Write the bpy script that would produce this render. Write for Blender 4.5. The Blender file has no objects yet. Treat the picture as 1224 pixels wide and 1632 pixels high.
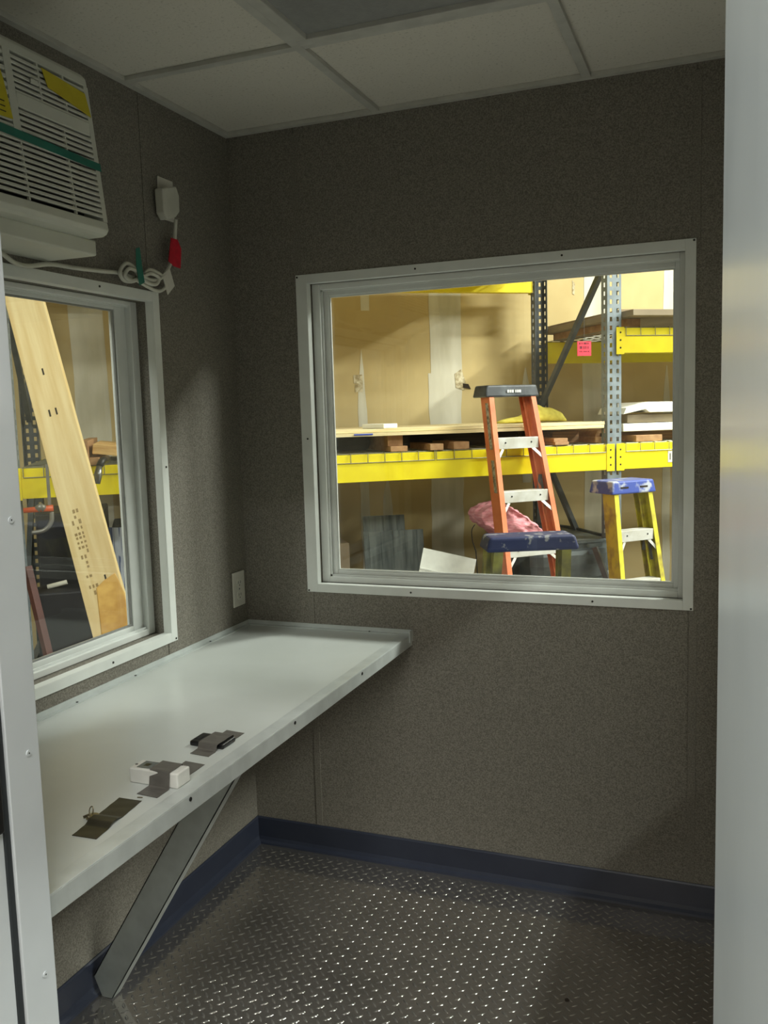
import bpy, math, random
from mathutils import Vector, Matrix
random.seed(7)
C = bpy.context.scene.collection
PI = math.pi

# ------------------------------------------------------------------ camera
F, YAW, PITCH, ROLL = 1414.12, -0.37425, -0.11027, -0.02949
CAM = Vector((1.49284, -2.53426, 1.44180))
_f = Vector((math.sin(YAW)*math.cos(PITCH), math.cos(YAW)*math.cos(PITCH), math.sin(PITCH)))
_r = Vector((math.cos(YAW), -math.sin(YAW), 0)); _u = _r.cross(_f)
CR = math.cos(ROLL)*_r + math.sin(ROLL)*_u
CU = -math.sin(ROLL)*_r + math.cos(ROLL)*_u
cd = bpy.data.cameras.new('camera'); cam = bpy.data.objects.new('camera', cd); C.objects.link(cam)
cd.sensor_fit = 'HORIZONTAL'; cd.sensor_width = 36; cd.lens = 36*F/1224; cd.clip_start = .01
M4 = Matrix((CR, CU, -_f)).transposed().to_4x4(); M4.translation = CAM
cam.matrix_world = M4
bpy.context.scene.camera = cam

# ------------------------------------------------------------------ world, lamps, exposure
wd = bpy.data.worlds.new('world'); bpy.context.scene.world = wd; wd.use_nodes = True
wd.node_tree.nodes['Background'].inputs[0].default_value = (.9, .95, 1, 1)
wd.node_tree.nodes['Background'].inputs[1].default_value = .02
vs = bpy.context.scene.view_settings
vs.view_transform = 'Standard'; vs.look = 'None'; vs.gamma = 1; vs.use_curve_mapping = False
vs.exposure = 0.0
# high-bay strip lamps hanging in the warehouse: x, y, z, heading, power
LAMPS = [(5.4, 2.75, 4.35, 122, 600, 'far off beyond the wide window'), (2.15, -3.6, 4.35, 10, 120, 'just behind the doorway'),
         (1.9, -6.2, 4.35, 0, 105, 'far behind the doorway'), (5.2, -1.6, 4.40, 90, 380, 'beyond the hidden right wall'),
         (-1.2, -3.6, 4.35, 36.4, 190, 'beyond the side window'), (2.75, 2.95, 4.5, 36.4, 300, 'over the right end of the rack')]

# ------------------------------------------------------------------ pixel helpers
def ray(x, y): return _f + CR*((x-612)/F) - CU*((y-816)/F)
def on(x, y, ax, v):
    d = ray(x, y); return CAM + d*((v-CAM[ax])/d[ax])
# frame of the pallet rack beyond the booth (front post foot, along, away)
RP = Vector((.833, 2.964, 0)); RD = Vector((.80445, .59402, 0)); RN = Vector((-.59402, .80445, 0))
RZ = math.atan2(RD.y, RD.x); GZ = -.15         # warehouse floor level
def RK(t, o, z=0): return RP + RD*t + RN*o + Vector((0, 0, z))
def rk(x, y, o):
    q = RP + RN*o; d = ray(x, y); s = (q-CAM).dot(RN)/d.dot(RN); X = CAM + d*s
    return (X-RP).dot(RD), X.z

# ------------------------------------------------------------------ materials
def lin(c): return tuple(((v/255)/12.92 if v/255 <= .04045 else ((v/255+.055)/1.055)**2.4) for v in c) + (1,)
MATS = {}
def mat(name, col, rough=.5, metal=0, col2=None, nscale=20, stretch=(1, 1, 1), bump=0, bscale=None, detail=4,
        lo=.35, hi=.65, spec=.5, coat=0, emit=0):
    m = bpy.data.materials.new(name); m.use_nodes = True; nt = m.node_tree; N = nt.nodes; L = nt.links
    b = N['Principled BSDF']; b.inputs['Base Color'].default_value = lin(col)
    b.inputs['Roughness'].default_value = rough; b.inputs['Metallic'].default_value = metal
    b.inputs['Specular IOR Level'].default_value = spec; b.inputs['Coat Weight'].default_value = coat
    tc = N.new('ShaderNodeTexCoord'); mp = N.new('ShaderNodeMapping'); mp.inputs['Scale'].default_value = stretch
    L.new(tc.outputs['Object'], mp.inputs['Vector'])
    if col2 is None: col2 = tuple(v*.94 for v in col)
    nz = N.new('ShaderNodeTexNoise'); nz.inputs['Scale'].default_value = nscale; nz.inputs['Detail'].default_value = detail
    L.new(mp.outputs[0], nz.inputs['Vector'])
    cr = N.new('ShaderNodeValToRGB'); cr.color_ramp.elements[0].position = lo; cr.color_ramp.elements[1].position = hi
    cr.color_ramp.elements[0].color = lin(col2); cr.color_ramp.elements[1].color = lin(col)
    L.new(nz.outputs['Fac'], cr.inputs[0]); L.new(cr.outputs[0], b.inputs['Base Color'])
    if bump:
        n2 = N.new('ShaderNodeTexNoise'); n2.inputs['Scale'].default_value = bscale or nscale; n2.inputs['Detail'].default_value = 3
        L.new(mp.outputs[0], n2.inputs['Vector'])
        bp = N.new('ShaderNodeBump'); bp.inputs['Strength'].default_value = bump; bp.inputs['Distance'].default_value = .002
        L.new(n2.outputs['Fac'], bp.inputs['Height']); L.new(bp.outputs[0], b.inputs['Normal'])
    if emit:
        b.inputs['Emission Color'].default_value = (1, .97, .9, 1); b.inputs['Emission Strength'].default_value = emit
    MATS[name] = m; return m
def glass_mat(name, tint=(.93, .96, .94)):
    m = bpy.data.materials.new(name); m.use_nodes = True; nt = m.node_tree; N = nt.nodes; L = nt.links
    N.remove(N['Principled BSDF'])
    t = N.new('ShaderNodeBsdfTransparent'); t.inputs[0].default_value = tint + (1,)
    g = N.new('ShaderNodeBsdfGlossy'); g.inputs['Roughness'].default_value = .01
    fr = N.new('ShaderNodeFresnel'); ge = N.new('ShaderNodeNewGeometry'); mr = N.new('ShaderNodeMapRange')
    mr.inputs['To Min'].default_value = 1.45; mr.inputs['To Max'].default_value = 1/1.45   # same reflectance from both sides of a thin pane
    L.new(ge.outputs['Backfacing'], mr.inputs['Value']); L.new(mr.outputs[0], fr.inputs[0])
    mx = N.new('ShaderNodeMixShader'); L.new(fr.outputs[0], mx.inputs[0]); L.new(t.outputs[0], mx.inputs[1]); L.new(g.outputs[0], mx.inputs[2])
    L.new(mx.outputs[0], N['Material Output'].inputs[0]); MATS[name] = m; return m

mat('vinyl_wall', (140, 136, 126), .75, col2=(104, 100, 92), nscale=300, detail=3, bump=.3, bscale=300, spec=.25)
mat('vinyl_batten', (137, 133, 123), .75, col2=(106, 102, 94), nscale=260, bump=.2, spec=.25)
mat('wall_outside', (205, 208, 205), .5)
mat('base_navy', (52, 57, 72), .4, col2=(45, 50, 66), nscale=6, spec=.5)
mat('tile', (216, 213, 202), .9, col2=(188, 185, 174), nscale=140, lo=.28, hi=.42, bump=.4, bscale=120, spec=.1)
mat('tee', (196, 196, 188), .55)
mat('lens', (150, 152, 150), .35, col2=(142, 144, 142), nscale=60, bump=.3, bscale=200)
mat('white_alu', (228, 232, 228), .36, col2=(221, 225, 221), nscale=12, spec=.5)
mat('white_vinyl', (228, 232, 229), .34, col2=(221, 225, 222), nscale=10)
mat('counter_white', (200, 205, 202), .28, col2=(194, 199, 195), nscale=5)
mat('edge_alu', (200, 206, 204), .3, .15)
mat('door_paint', (188, 198, 202), .28, col2=(180, 190, 194), nscale=4, spec=.6)
mat('jamb_paint', (212, 218, 222), .38, col2=(205, 211, 215), nscale=6)
mat('gasket', (44, 49, 52), .6)
mat('black_plastic', (26, 26, 27), .45)
mat('screw', (150, 152, 150), .3, .9)
mat('dark_screw', (60, 60, 58), .4, .7)
mat('treadplate', (184, 178, 172), .095, .86, col2=(170, 165, 159), nscale=7, bump=.03, bscale=300)
mat('treadlug', (190, 185, 179), .12, .82, col2=(170, 167, 163), nscale=30)
mat('ac_white', (206, 208, 197), .45, col2=(199, 201, 190), nscale=8)
mat('ac_dark', (40, 41, 38), .7)
mat('yellow_label', (206, 192, 40), .6, col2=(196, 180, 34), nscale=30)
mat('label_ink', (60, 56, 30), .7)
mat('teal_tape', (38, 120, 104), .5, col2=(34, 108, 94), nscale=20)
mat('cord_white', (206, 206, 194), .5)
mat('red_tag', (200, 26, 50), .5, col2=(176, 20, 42), nscale=60)
mat('paper_white', (216, 214, 204), .7)
mat('print_grey', (96, 96, 92), .8)
mat('duct_tape', (104, 101, 96), .42, col2=(92, 89, 84), nscale=40, stretch=(1, 6, 1))
mat('duct_tape_dark', (52, 50, 40), .4, col2=(44, 42, 32), nscale=40)
mat('remote_black', (22, 22, 23), .35)
mat('remote_white', (228, 228, 222), .4)
mat('lcd', (104, 108, 104), .25)
mat('brass_key', (150, 142, 120), .3, .9)
mat('drywall_tan', (205, 186, 137), .85, col2=(186, 165, 116), nscale=2.2, detail=6, lo=.3, hi=.75, spec=.2)
mat('joint_white', (212, 208, 190), .85, col2=(192, 187, 166), nscale=3, stretch=(3, 3, .7), spec=.2)
mat('torn_paper', (216, 206, 176), .9, col2=(150, 134, 98), nscale=40)
mat('hole_dark', (44, 34, 22), .9)
mat('concrete', (122, 120, 115), .6, col2=(96, 94, 90), nscale=3, detail=8)
mat('outer_ceiling', (215, 215, 210), .8)
mat('outer_wall', (196, 190, 172), .85, col2=(186, 180, 160), nscale=2)
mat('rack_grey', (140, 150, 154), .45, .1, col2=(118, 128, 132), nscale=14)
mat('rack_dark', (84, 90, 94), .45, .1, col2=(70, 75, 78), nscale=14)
mat('rack_yellow', (244, 226, 24), .4, col2=(232, 210, 18), nscale=8)
mat('wire_zinc', (140, 138, 116), .4, .6)
mat('plywood', (240, 226, 178), .7, col2=(222, 200, 146), nscale=6, stretch=(.6, 8, 8))
mat('ply_dark', (150, 112, 74), .75, col2=(120, 86, 54), nscale=5, stretch=(.6, 8, 20))
mat('pine', (224, 188, 122), .65, col2=(196, 152, 88), nscale=7, stretch=(.5, 7, 7), bump=.1)
mat('pine_board', (242, 222, 168), .6, col2=(222, 192, 130), nscale=5, stretch=(7, 7, .45), detail=6, lo=.3, hi=.72, bump=.08)
mat('pine_end', (182, 142, 98), .7, col2=(160, 118, 78), nscale=30)
mat('chip_offcut', (214, 172, 92), .8, col2=(184, 138, 66), nscale=16, detail=6)
mat('stamp_ink', (168, 142, 94), .8)
mat('foam_white', (240, 238, 224), .8, col2=(230, 227, 210), nscale=12)
mat('cardboard', (150, 132, 104), .85, col2=(130, 112, 86), nscale=4)
mat('board_grey', (152, 138, 112), .8, col2=(132, 118, 94), nscale=3)
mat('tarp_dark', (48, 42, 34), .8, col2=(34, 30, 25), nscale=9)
mat('cloth_yellow', (216, 204, 90), .85, col2=(188, 172, 64), nscale=25)
mat('blue_tape', (40, 72, 180), .5)
mat('pink_wool', (244, 178, 182), .95, col2=(222, 138, 148), nscale=16, stretch=(1.5, 1, 6), bump=1, bscale=40)
mat('galvanised', (120, 128, 128), .4, .6, col2=(88, 95, 96), nscale=9, detail=6)
mat('galv_inside', (54, 54, 50), .6, .4)
mat('sheet_grey', (112, 118, 114), .4, .5, col2=(74, 80, 78), nscale=30, stretch=(1, 1, .02), detail=5)
mat('sheet_white', (224, 226, 218), .3, .35)
mat('ladder_orange', (228, 132, 84), .5, col2=(208, 106, 62), nscale=9, detail=6, lo=.25, hi=.6)
mat('ladder_yellow', (206, 196, 54), .5, col2=(150, 134, 60), nscale=11, detail=7, lo=.36, hi=.56)
mat('ladder_faded', (170, 166, 88), .6, col2=(120, 116, 84), nscale=16, detail=7, lo=.35, hi=.6)
mat('cap_black', (52, 55, 58), .4, col2=(92, 98, 100), nscale=10, detail=6, lo=.3, hi=.55)
mat('cap_blue', (58, 78, 156), .45, col2=(172, 176, 188), nscale=16, detail=8, lo=.36, hi=.46)
mat('cap_navy', (44, 54, 104), .5, col2=(160, 160, 168), nscale=34, detail=8, lo=.36, hi=.42)
mat('step_alu', (228, 228, 222), .35, .3, col2=(206, 204, 192), nscale=14, detail=6)
mat('rivet', (176, 170, 156), .35, .7)
mat('label_worn', (196, 186, 158), .8, col2=(110, 96, 76), nscale=60)
mat('red_card', (250, 62, 84), .6, col2=(242, 50, 72), nscale=8)
mat('red_ink', (120, 20, 44), .7)
mat('clamp_orange', (214, 92, 46), .5)
mat('clamp_grey', (140, 138, 130), .4, .5)
mat('blanket', (186, 192, 204), .9, col2=(84, 98, 134), nscale=14, stretch=(9, 9, .25), detail=0, lo=.40, hi=.46)
mat('red_steel', (92, 50, 42), .55, col2=(72, 38, 32), nscale=8)
mat('crate_dark', (44, 44, 46), .6, col2=(36, 36, 38), nscale=9)
mat('lamp_housing', (220, 220, 216), .5)
mat('lamp_tube', (255, 250, 240), .5, emit=9)
mat('orange_text', (232, 232, 226), .6)
glass_mat('glass')

# ------------------------------------------------------------------ mesh helpers
class MB:
    def __init__(s): s.v = []; s.f = []
    def add(s, vs_, fs):
        o = len(s.v); s.v += [tuple(v) for v in vs_]; s.f += [tuple(i+o for i in f) for f in fs]; return s
    def box(s, x0, x1, y0, y1, z0, z1):
        x0, x1 = sorted((x0, x1)); y0, y1 = sorted((y0, y1)); z0, z1 = sorted((z0, z1))
        return s.add([(x, y, z) for z in (z0, z1) for y in (y0, y1) for x in (x0, x1)],
                     [(0, 2, 3, 1), (4, 5, 7, 6), (0, 1, 5, 4), (2, 6, 7, 3), (0, 4, 6, 2), (1, 3, 7, 5)])
    def hexa(s, b, t):   # bottom ring (ccw from above), top ring
        n = len(b); k = [tuple(range(n))[::-1], tuple(range(n, 2*n))]
        k += [(i, (i+1) % n, n+(i+1) % n, n+i) for i in range(n)]
        return s.add(list(b)+list(t), k)
    def prism(s, poly, a, vec):   # polygon of 3D points, extruded by vec
        p = [Vector(q) for q in poly]; v = Vector(vec); return s.hexa(p, [q+v for q in p])
    def obox(s, c, sx, sy, sz, R=None):
        c = Vector(c); R = R or Matrix.Identity(3); k = []
        for z in (-.5, .5):
            for y in (-.5, .5):
                for x in (-.5, .5): k.append(c + R @ Vector((x*sx, y*sy, z*sz)))
        return s.add(k, [(0, 2, 3, 1), (4, 5, 7, 6), (0, 1, 5, 4), (2, 6, 7, 3), (0, 4, 6, 2), (1, 3, 7, 5)])
    def bar(s, a, b, wx, wy, up=(0, 0, 1)):    # box from a to b
        a = Vector(a); b = Vector(b); d = (b-a); L = d.length; d.normalize()
        x = d.cross(Vector(up))
        if x.length < 1e-4: x = d.cross(Vector((0, 1, 0)))
        x.normalize(); y = x.cross(d)
        return s.obox((a+b)/2, wx, L, wy, Matrix((x, d, y)).transposed())
    def tube(s, pts, r, n=8, caps=True):
        P = [Vector(p) for p in pts]; rings = []; nrm = None
        for i, p in enumerate(P):
            d = (P[min(i+1, len(P)-1)] - P[max(i-1, 0)]).normalized()
            if nrm is None:
                nrm = d.orthogonal().normalized()
            nrm = (nrm - d*nrm.dot(d)).normalized(); bn = d.cross(nrm)
            rr = r[i] if isinstance(r, (list, tuple)) else r
            rings.append([p + (nrm*math.cos(2*PI*k/n) + bn*math.sin(2*PI*k/n))*rr for k in range(n)])
        vs_ = [q for g in rings for q in g]; fs = []
        for i in range(len(P)-1):
            for k in range(n): fs.append((i*n+k, i*n+(k+1) % n, (i+1)*n+(k+1) % n, (i+1)*n+k))
        if caps: fs += [tuple(range(n))[::-1], tuple((len(P)-1)*n+k for k in range(n))]
        return s.add(vs_, fs)
    def disc(s, c, r, axis, h, n=10):
        c = Vector(c); a = Vector(axis).normalized(); return s.tube([c, c+a*h], r, n)
def link(o, parent=None):
    C.objects.link(o)
    if parent is not None: o.parent = parent
    return o
def build(mb, name, m, parent=None, rel=True, bevel=0, smooth=False, seg=2, origin=None):
    """rel: vertices are in world axes, shifted by the (unrotated) parent's place"""
    off = Vector((0, 0, 0))
    if parent is not None and rel:
        q = parent
        while q is not None: off += Vector(q.location); q = q.parent
    V = [Vector(v) for v in mb.v]
    loc = Vector((0, 0, 0))
    if parent is None and rel:
        if origin is None:
            loc = Vector(((min(v.x for v in V)+max(v.x for v in V))/2, (min(v.y for v in V)+max(v.y for v in V))/2, min(v.z for v in V)))
        else: loc = Vector(origin)
        off = loc
    me = bpy.data.meshes.new(name); me.from_pydata([v-off for v in V], [], mb.f); me.update()
    import bmesh
    bm = bmesh.new(); bm.from_mesh(me); bmesh.ops.recalc_face_normals(bm, faces=bm.faces); bm.to_mesh(me); bm.free()
    me.materials.append(MATS[m])
    if smooth:
        for p_ in me.polygons: p_.use_smooth = True
    o = bpy.data.objects.new(name, me); o.location = loc; link(o, parent)
    if bevel:
        md = o.modifiers.new('bevel', 'BEVEL'); md.width = bevel; md.segments = seg; md.limit_method = 'ANGLE'; md.angle_limit = .6
        md.harden_normals = False
    return o
def tag(o, label, cat, group=None, kind=None):
    o['label'] = label; o['category'] = cat
    if group: o['group'] = group
    if kind: o['kind'] = kind
    return o
def thing(name, loc, label, cat, rotz=0, group=None, kind=None):
    o = bpy.data.objects.new(name, None); o.empty_display_size = .1; o.location = loc; o.rotation_euler = (0, 0, rotz); link(o)
    return tag(o, label, cat, group, kind)
def copy_tree(o, parent=None):
    c = o.copy(); C.objects.link(c); c.parent = parent
    for ch in o.children: copy_tree(ch, c)
    return c
def spline(pts, n=8):
    P = [Vector(p) for p in pts]; out = []
    for i in range(len(P)-1):
        a = P[max(i-1, 0)]; b = P[i]; c = P[i+1]; d = P[min(i+2, len(P)-1)]
        for k in range(n):
            t = k/n; out.append(.5*((2*b)+(c-a)*t+(2*a-5*b+4*c-d)*t*t+(3*b-a-3*c+d)*t**3))
    out.append(P[-1]); return out
def box(name, m, parent, *a, **k): return build(MB().box(*a), name, m, parent, **k)

# ================================================================== THE BOOTH
H = 2.318; W = 1.85; FY = -1.60; TB = .10; TL = .12
# window openings
BX0, BX1, BZ0, BZ1 = .262, 1.376, .904, 1.851
LY1, LY0, LZ0, LZ1 = -.436, -1.475, .832, 1.770
RY0, RY1 = -1.46, -.22
DX0, DX1, DZ = .595, 1.486, 2.05
# floor
fl = MB().box(-TL, W+.1, FY-.10, TB, GZ+.002, 0)
floor = tag(build(fl, 'floor', 'treadplate'), 'grey aluminium tread plate floor of the booth', 'floor', kind='structure')
lug = MB(); s_ = .0244
ca = math.cos(PI/4)
for i in range(-110, 110):
    for j in range(-110, 110):
        x = (i-j)*s_*ca + .9; y = (i+j)*s_*ca - .8
        if not (.024 < x < W-.024 and FY+.01 < y < -.024): continue
        a = PI/4 if (i+j) % 2 else -PI/4
        L_, w_, h_ = .0130, .0040, .0018
        ux, uy = math.cos(a), math.sin(a)
        ring = [(-1, 0), (-.55, -.72), (0, -1), (.55, -.72), (1, 0), (.55, .72), (0, 1), (-.55, .72)]
        v = []
        for k_, z in ((1, 0), (.8, .58), (.42, .9)):
            v += [(x+p*k_*L_*ux-q*k_*w_*uy, y+p*k_*L_*uy+q*k_*w_*ux, z*h_) for p, q in ring]
        v.append((x, y, h_))
        lug.add(v, [(k, (k+1) % 8, 8+(k+1) % 8, 8+k) for k in range(8)] + [(8+k, 8+(k+1) % 8, 16+(k+1) % 8, 16+k) for k in range(8)] + [(16+k, 16+(k+1) % 8, 24) for k in range(8)])
lo = build(lug, 'tread_lugs', 'treadlug', floor, smooth=True); lo['kind'] = 'stuff'
build(MB().disc((1.136, -.494, .0001), .006, (0, 0, 1), .0012, 12), 'bolt_hole', 'hole_dark', floor)

def holed(mb, ax, t0, t1, a0, a1, z0, z1, hole=None):
    """slab normal to ax ('x' or 'y') from t0 to t1, spanning a0..a1 and z0..z1, minus hole (a0,a1,z0,z1)"""
    def bx(p, q, r, s):
        if q-p < 1e-4 or s-r < 1e-4: return
        if ax == 'x': mb.box(t0, t1, p, q, r, s)
        else: mb.box(p, q, t0, t1, r, s)
    if hole is None: bx(a0, a1, z0, z1); return mb
    h0, h1, k0, k1 = hole
    h0 = max(h0, a0); h1 = min(h1, a1)
    if h1 <= h0: bx(a0, a1, z0, z1); return mb
    bx(a0, h0, z0, z1); bx(h1, a1, z0, z1); bx(h0, h1, z0, k0); bx(h0, h1, k1, z1); return mb
PT = .004    # panel thickness
HT = H+.06
wl = tag(build(holed(MB(), 'x', -TL, -PT, FY, TB, 0, HT, (LY0, LY1, LZ0, LZ1)), 'wall_left', 'vinyl_wall'),
         'booth side wall of taupe textured panels around the small window', 'wall', kind='structure')
wb = tag(build(holed(MB(), 'y', PT, TB, -PT, W+PT, 0, HT, (BX0, BX1, BZ0, BZ1)), 'wall_back', 'vinyl_wall'),
         'booth end wall of taupe textured panels around the wide window', 'wall', kind='structure')
wr = tag(build(holed(MB(), 'x', W+PT, W+.1, FY, TB, 0, HT, (RY0, RY1, LZ0, LZ1)), 'wall_right', 'vinyl_wall'),
         'taupe textured booth wall hidden behind the white door', 'wall', kind='structure')
wf = tag(build(holed(MB(), 'y', FY-.10, FY-PT, -TL, W+.1, 0, HT, (DX0-.03, DX1+.082, -.1, DZ+.03)), 'wall_front', 'wall_outside'),
         'booth wall with the doorway the view looks through', 'wall', kind='structure')
hb = (BX0, BX1, BZ0, BZ1); hl = (LY0, LY1, LZ0, LZ1)
for a0, a1 in ((-PT, .2335), (.2365, 1.3985), (1.4015, W+PT)):
    build(holed(MB(), 'y', 0, PT, a0, a1, 0, H, hb), 'wall_panel', 'vinyl_wall', wb)
for a0, a1 in ((FY, -.4515), (-.4485, 0)):
    build(holed(MB(), 'x', -PT, 0, a0, a1, 0, H, hl), 'wall_panel', 'vinyl_wall', wl)
build(holed(MB(), 'x', W, W+PT, FY, 0, 0, H, (RY0, RY1, LZ0, LZ1)), 'wall_panel', 'vinyl_wall', wr)
for a0, a1 in ((0, DX0-.03), (DX1+.082, W)):
    build(holed(MB(), 'y', FY-PT, FY, a0, a1, 0, H), 'wall_panel', 'vinyl_wall', wf)
for xc in (.236, 1.401):
    for z0, z1 in ((.09, .879), (1.877, H-.02)):
        build(MB().box(xc-.011, xc+.011, -.0022, 0, z0, z1), 'seam_strip', 'vinyl_batten', wb, bevel=.0008)
# baseboards
def baseb(name, a, b, nrm, label):
    a = Vector(a); b = Vector(b); n_ = Vector(nrm); mb = MB()
    prof = [(0, 0), (.020, 0), (.018, .006), (.010, .012), (.006, .022), (.006, .085), (.003, .0896), (0, .0896)]
    r0 = [a + n_*p + Vector((0, 0, q)) for p, q in prof]; r1 = [b + n_*p + Vector((0, 0, q)) for p, q in prof]
    mb.hexa(r0, r1)
    return tag(build(mb, name, 'base_navy'), label, 'baseboard', kind='structure')
baseb('baseboard_back', (0, 0, 0), (W, 0, 0), (0, -1, 0), 'navy vinyl cove base under the wide window')
baseb('baseboard_left', (0, 0, 0), (0, FY, 0), (1, 0, 0), 'navy vinyl cove base under the white counter')
baseb('baseboard_right', (W, 0, 0), (W, FY, 0), (-1, 0, 0), 'navy vinyl cove base hidden beside the door')

# ceiling: slab, lay-in tiles, tees
ceil = tag(build(MB().box(-TL, W+.1, FY-.10, TB, HT, HT+.05), 'ceiling', 'wall_outside'), 'booth ceiling of speckled lay-in tiles in a grid', 'ceiling', kind='structure')
TX = [0, .515, 1.121, W]; TY = [0, -.516, -1.126, FY]
for i in range(3):
    for j in range(3):
        if i == 1 and j == 1: continue
        build(MB().box(TX[i]+.004, TX[i+1]-.004, TY[j+1]+.004, TY[j]-.004, H+.011, H+.027), 'ceiling_tile', 'tile', ceil)
for x in TX[1:-1]: build(MB().box(x-.012, x+.012, FY, 0, H-.001, H+.0105).box(x-.0015, x+.0015, FY, 0, H+.003, H+.045), 'grid_tee', 'tee', ceil, bevel=.0006)
for y in TY[1:-1]:
    for i in range(3):
        build(MB().box(TX[i]+(.012 if i else 0), TX[i+1]-(.012 if i < 2 else 0), y-.012, y+.012, H-.0005, H+.0105), 'grid_tee', 'tee', ceil, bevel=.0006)
for a in ((0, .02, FY, 0), (W-.02, W, FY, 0), (.02, W-.02, -.02, 0), (.02, W-.02, FY, FY+.02)):
    build(MB().box(*a, H-.002, H+.0105), 'wall_angle', 'tee', ceil, bevel=.0006)
# unlit recessed panel light in the grid
cl = thing('ceiling_light', (.818, -.82, H), 'unlit recessed square panel light with grey lens in the tile grid', 'light')
x0, x1, y0, y1 = TX[1]+.013, TX[2]-.013, TY[2]+.013, TY[1]-.013
for a in ((x0, x1, y1-.03, y1), (x0, x1, y0, y0+.03), (x0, x0+.03, y0+.03, y1-.03), (x1-.03, x1, y0+.03, y1-.03)):
    build(MB().box(*a, H-.004, H+.012), 'frame', 'tee', cl, bevel=.002)
build(MB().box(x0+.03, x1-.03, y0+.03, y1-.03, H+.008, H+.012), 'diffuser', 'lens', cl)
build(MB().box(x0, x1, y0, y1, H+.014, H+.055), 'housing', 'lamp_housing', cl)

# ---- windows
def screw(parent, p, nrm, r=.0035, m='screw'):
    return build(MB().disc(Vector(p), r, nrm, .0015, 10), 'screw', m, parent)
def window(name, ax, inner, sgn, A0, A1, Z0, Z1, fr, sash, depth, tl, label, scr, gl=None):
    """ax: wall normal axis; inner: wall face; sgn: +1 if outward is + along ax. A0<A1. fr=(left,right,top,bottom) widths"""
    def P(t, a, z):   # t = depth outward
        return (inner+sgn*t, a, z) if ax == 'x' else (a, inner+sgn*t, z)
    def bx(mb, t0, t1, a0, a1, z0, z1):
        p = P(t0, a0, z0); q = P(t1, a1, z1); return mb.box(p[0], q[0], p[1], q[1], p[2], q[2])
    w = thing(name, P(0, (A0+A1)/2, Z0), label, 'window', kind='structure')
    fw = .0365 if ax == 'y' else .027
    if ax == 'y': fw = .0355
    zt = .025
    # angle trim: flange on the wall and a leg into the opening
    g = .0008
    for a0, a1, z0, z1 in ((A0-fw, A0+.002, Z0-zt, Z1+zt), (A1-.002, A1+(.0255 if ax == 'y' else fw), Z0-zt, Z1+zt),
                           (A0+.002, A1-.002, Z1-.002, Z1+zt), (A0+.002, A1-.002, Z0-zt, Z0+.002)):
        build(bx(MB(), -.004, 0, a0, a1, z0, z1), 'trim_angle', 'white_alu', w, bevel=.0008)
    d = .022
    for a0, a1, z0, z1 in ((A0, A0+.002, Z0, Z1), (A1-.002, A1, Z0, Z1), (A0+.002, A1-.002, Z1-.002, Z1), (A0+.002, A1-.002, Z0, Z0+.002)):
        build(bx(MB(), 0, d, a0, a1, z0, z1), 'trim_return', 'white_alu', w)
    # main frame
    fl_, fr_, ft_, fb_ = fr; t0, t1 = depth
    for a0, a1, z0, z1 in ((A0+g, A0+fl_, Z0+g, Z1-g), (A1-fr_, A1-g, Z0+g, Z1-g), (A0+fl_, A1-fr_, Z1-ft_, Z1-g), (A0+fl_, A1-fr_, Z0+g, Z0+fb_)):
        build(bx(MB(), t0, t1, a0, a1, z0, z1), 'frame', 'white_vinyl', w, bevel=.002)
    # track lip
    for a0, a1, z0, z1 in ((A0+fl_, A0+fl_+.006, Z0+fb_, Z1-ft_), (A0+fl_, A1-fr_, Z0+fb_, Z0+fb_+.006), (A0+fl_, A1-fr_, Z1-ft_-.004, Z1-ft_)):
        build(bx(MB(), t0+.008, t0+.012, a0, a1, z0, z1), 'track', 'white_vinyl', w)
    sl, sr, st, sb = sash; S0, S1 = t0+.018, t0+.040
    a0, a1, z0, z1 = A0+fl_, A1-fr_, Z0+fb_, Z1-ft_
    for p in ((a0, a0+sl, z0, z1), (a1-sr, a1, z0, z1), (a0+sl, a1-sr, z1-st, z1), (a0+sl, a1-sr, z0, z0+sb)):
        build(bx(MB(), S0, S1, *p), 'sash', 'white_vinyl', w, bevel=.002)
    b = .005
    ga = (a0+sl, a1-sr, z0+sb, z1-st)
    for p in ((ga[0], ga[0]+b, ga[2], ga[3]), (ga[1]-b, ga[1], ga[2], ga[3]), (ga[0]+b, ga[1]-b, ga[3]-b, ga[3]), (ga[0]+b, ga[1]-b, ga[2], ga[2]+b)):
        build(bx(MB(), S0+.004, S0+.010, *p), 'glazing_bead', 'lens' if ax == 'x' else 'white_vinyl', w)
    tg = S0+.014
    build(bx(MB(), tg, tg+.004, ga[0]-.004, ga[1]+.004, ga[2]-.004, ga[3]+.004), 'pane', 'glass', w)
    nrm = (-sgn, 0, 0) if ax == 'x' else (0, -sgn, 0)
    for a, z in scr: screw(w, P(-.004, a, z), nrm, .003, 'dark_screw')
    return w
window('window_1', 'y', 0, 1, BX0, BX1, BZ0, BZ1, (.027, .017, .02, .02), (.022, .013, .018, .018), (.034, .098), 0,
       'wide white framed window looking out on the ladders and rack',
       [(BX0-.03, BZ0-.02), (BX0-.03, BZ1+.018), (BX1+.02, BZ0-.02), (BX1+.02, BZ1+.02), (BX0-.014, 1.37), (.58, BZ0-.012), (1.13, BZ0-.012), (.62, BZ1+.012), (1.05, BZ1+.012)])
window('window_2', 'x', 0, -1, LY0, LY1, LZ0, LZ1, (.03, .03, .014, .018), (.045, .045, .012, .018), (.052, .115), 0,
       'white framed side window under the air conditioner', [(LY1+.018, LZ0-.018), (LY1+.016, 1.31), (-.70, LZ0-.012), (-.66, LZ1+.012)])
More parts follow.
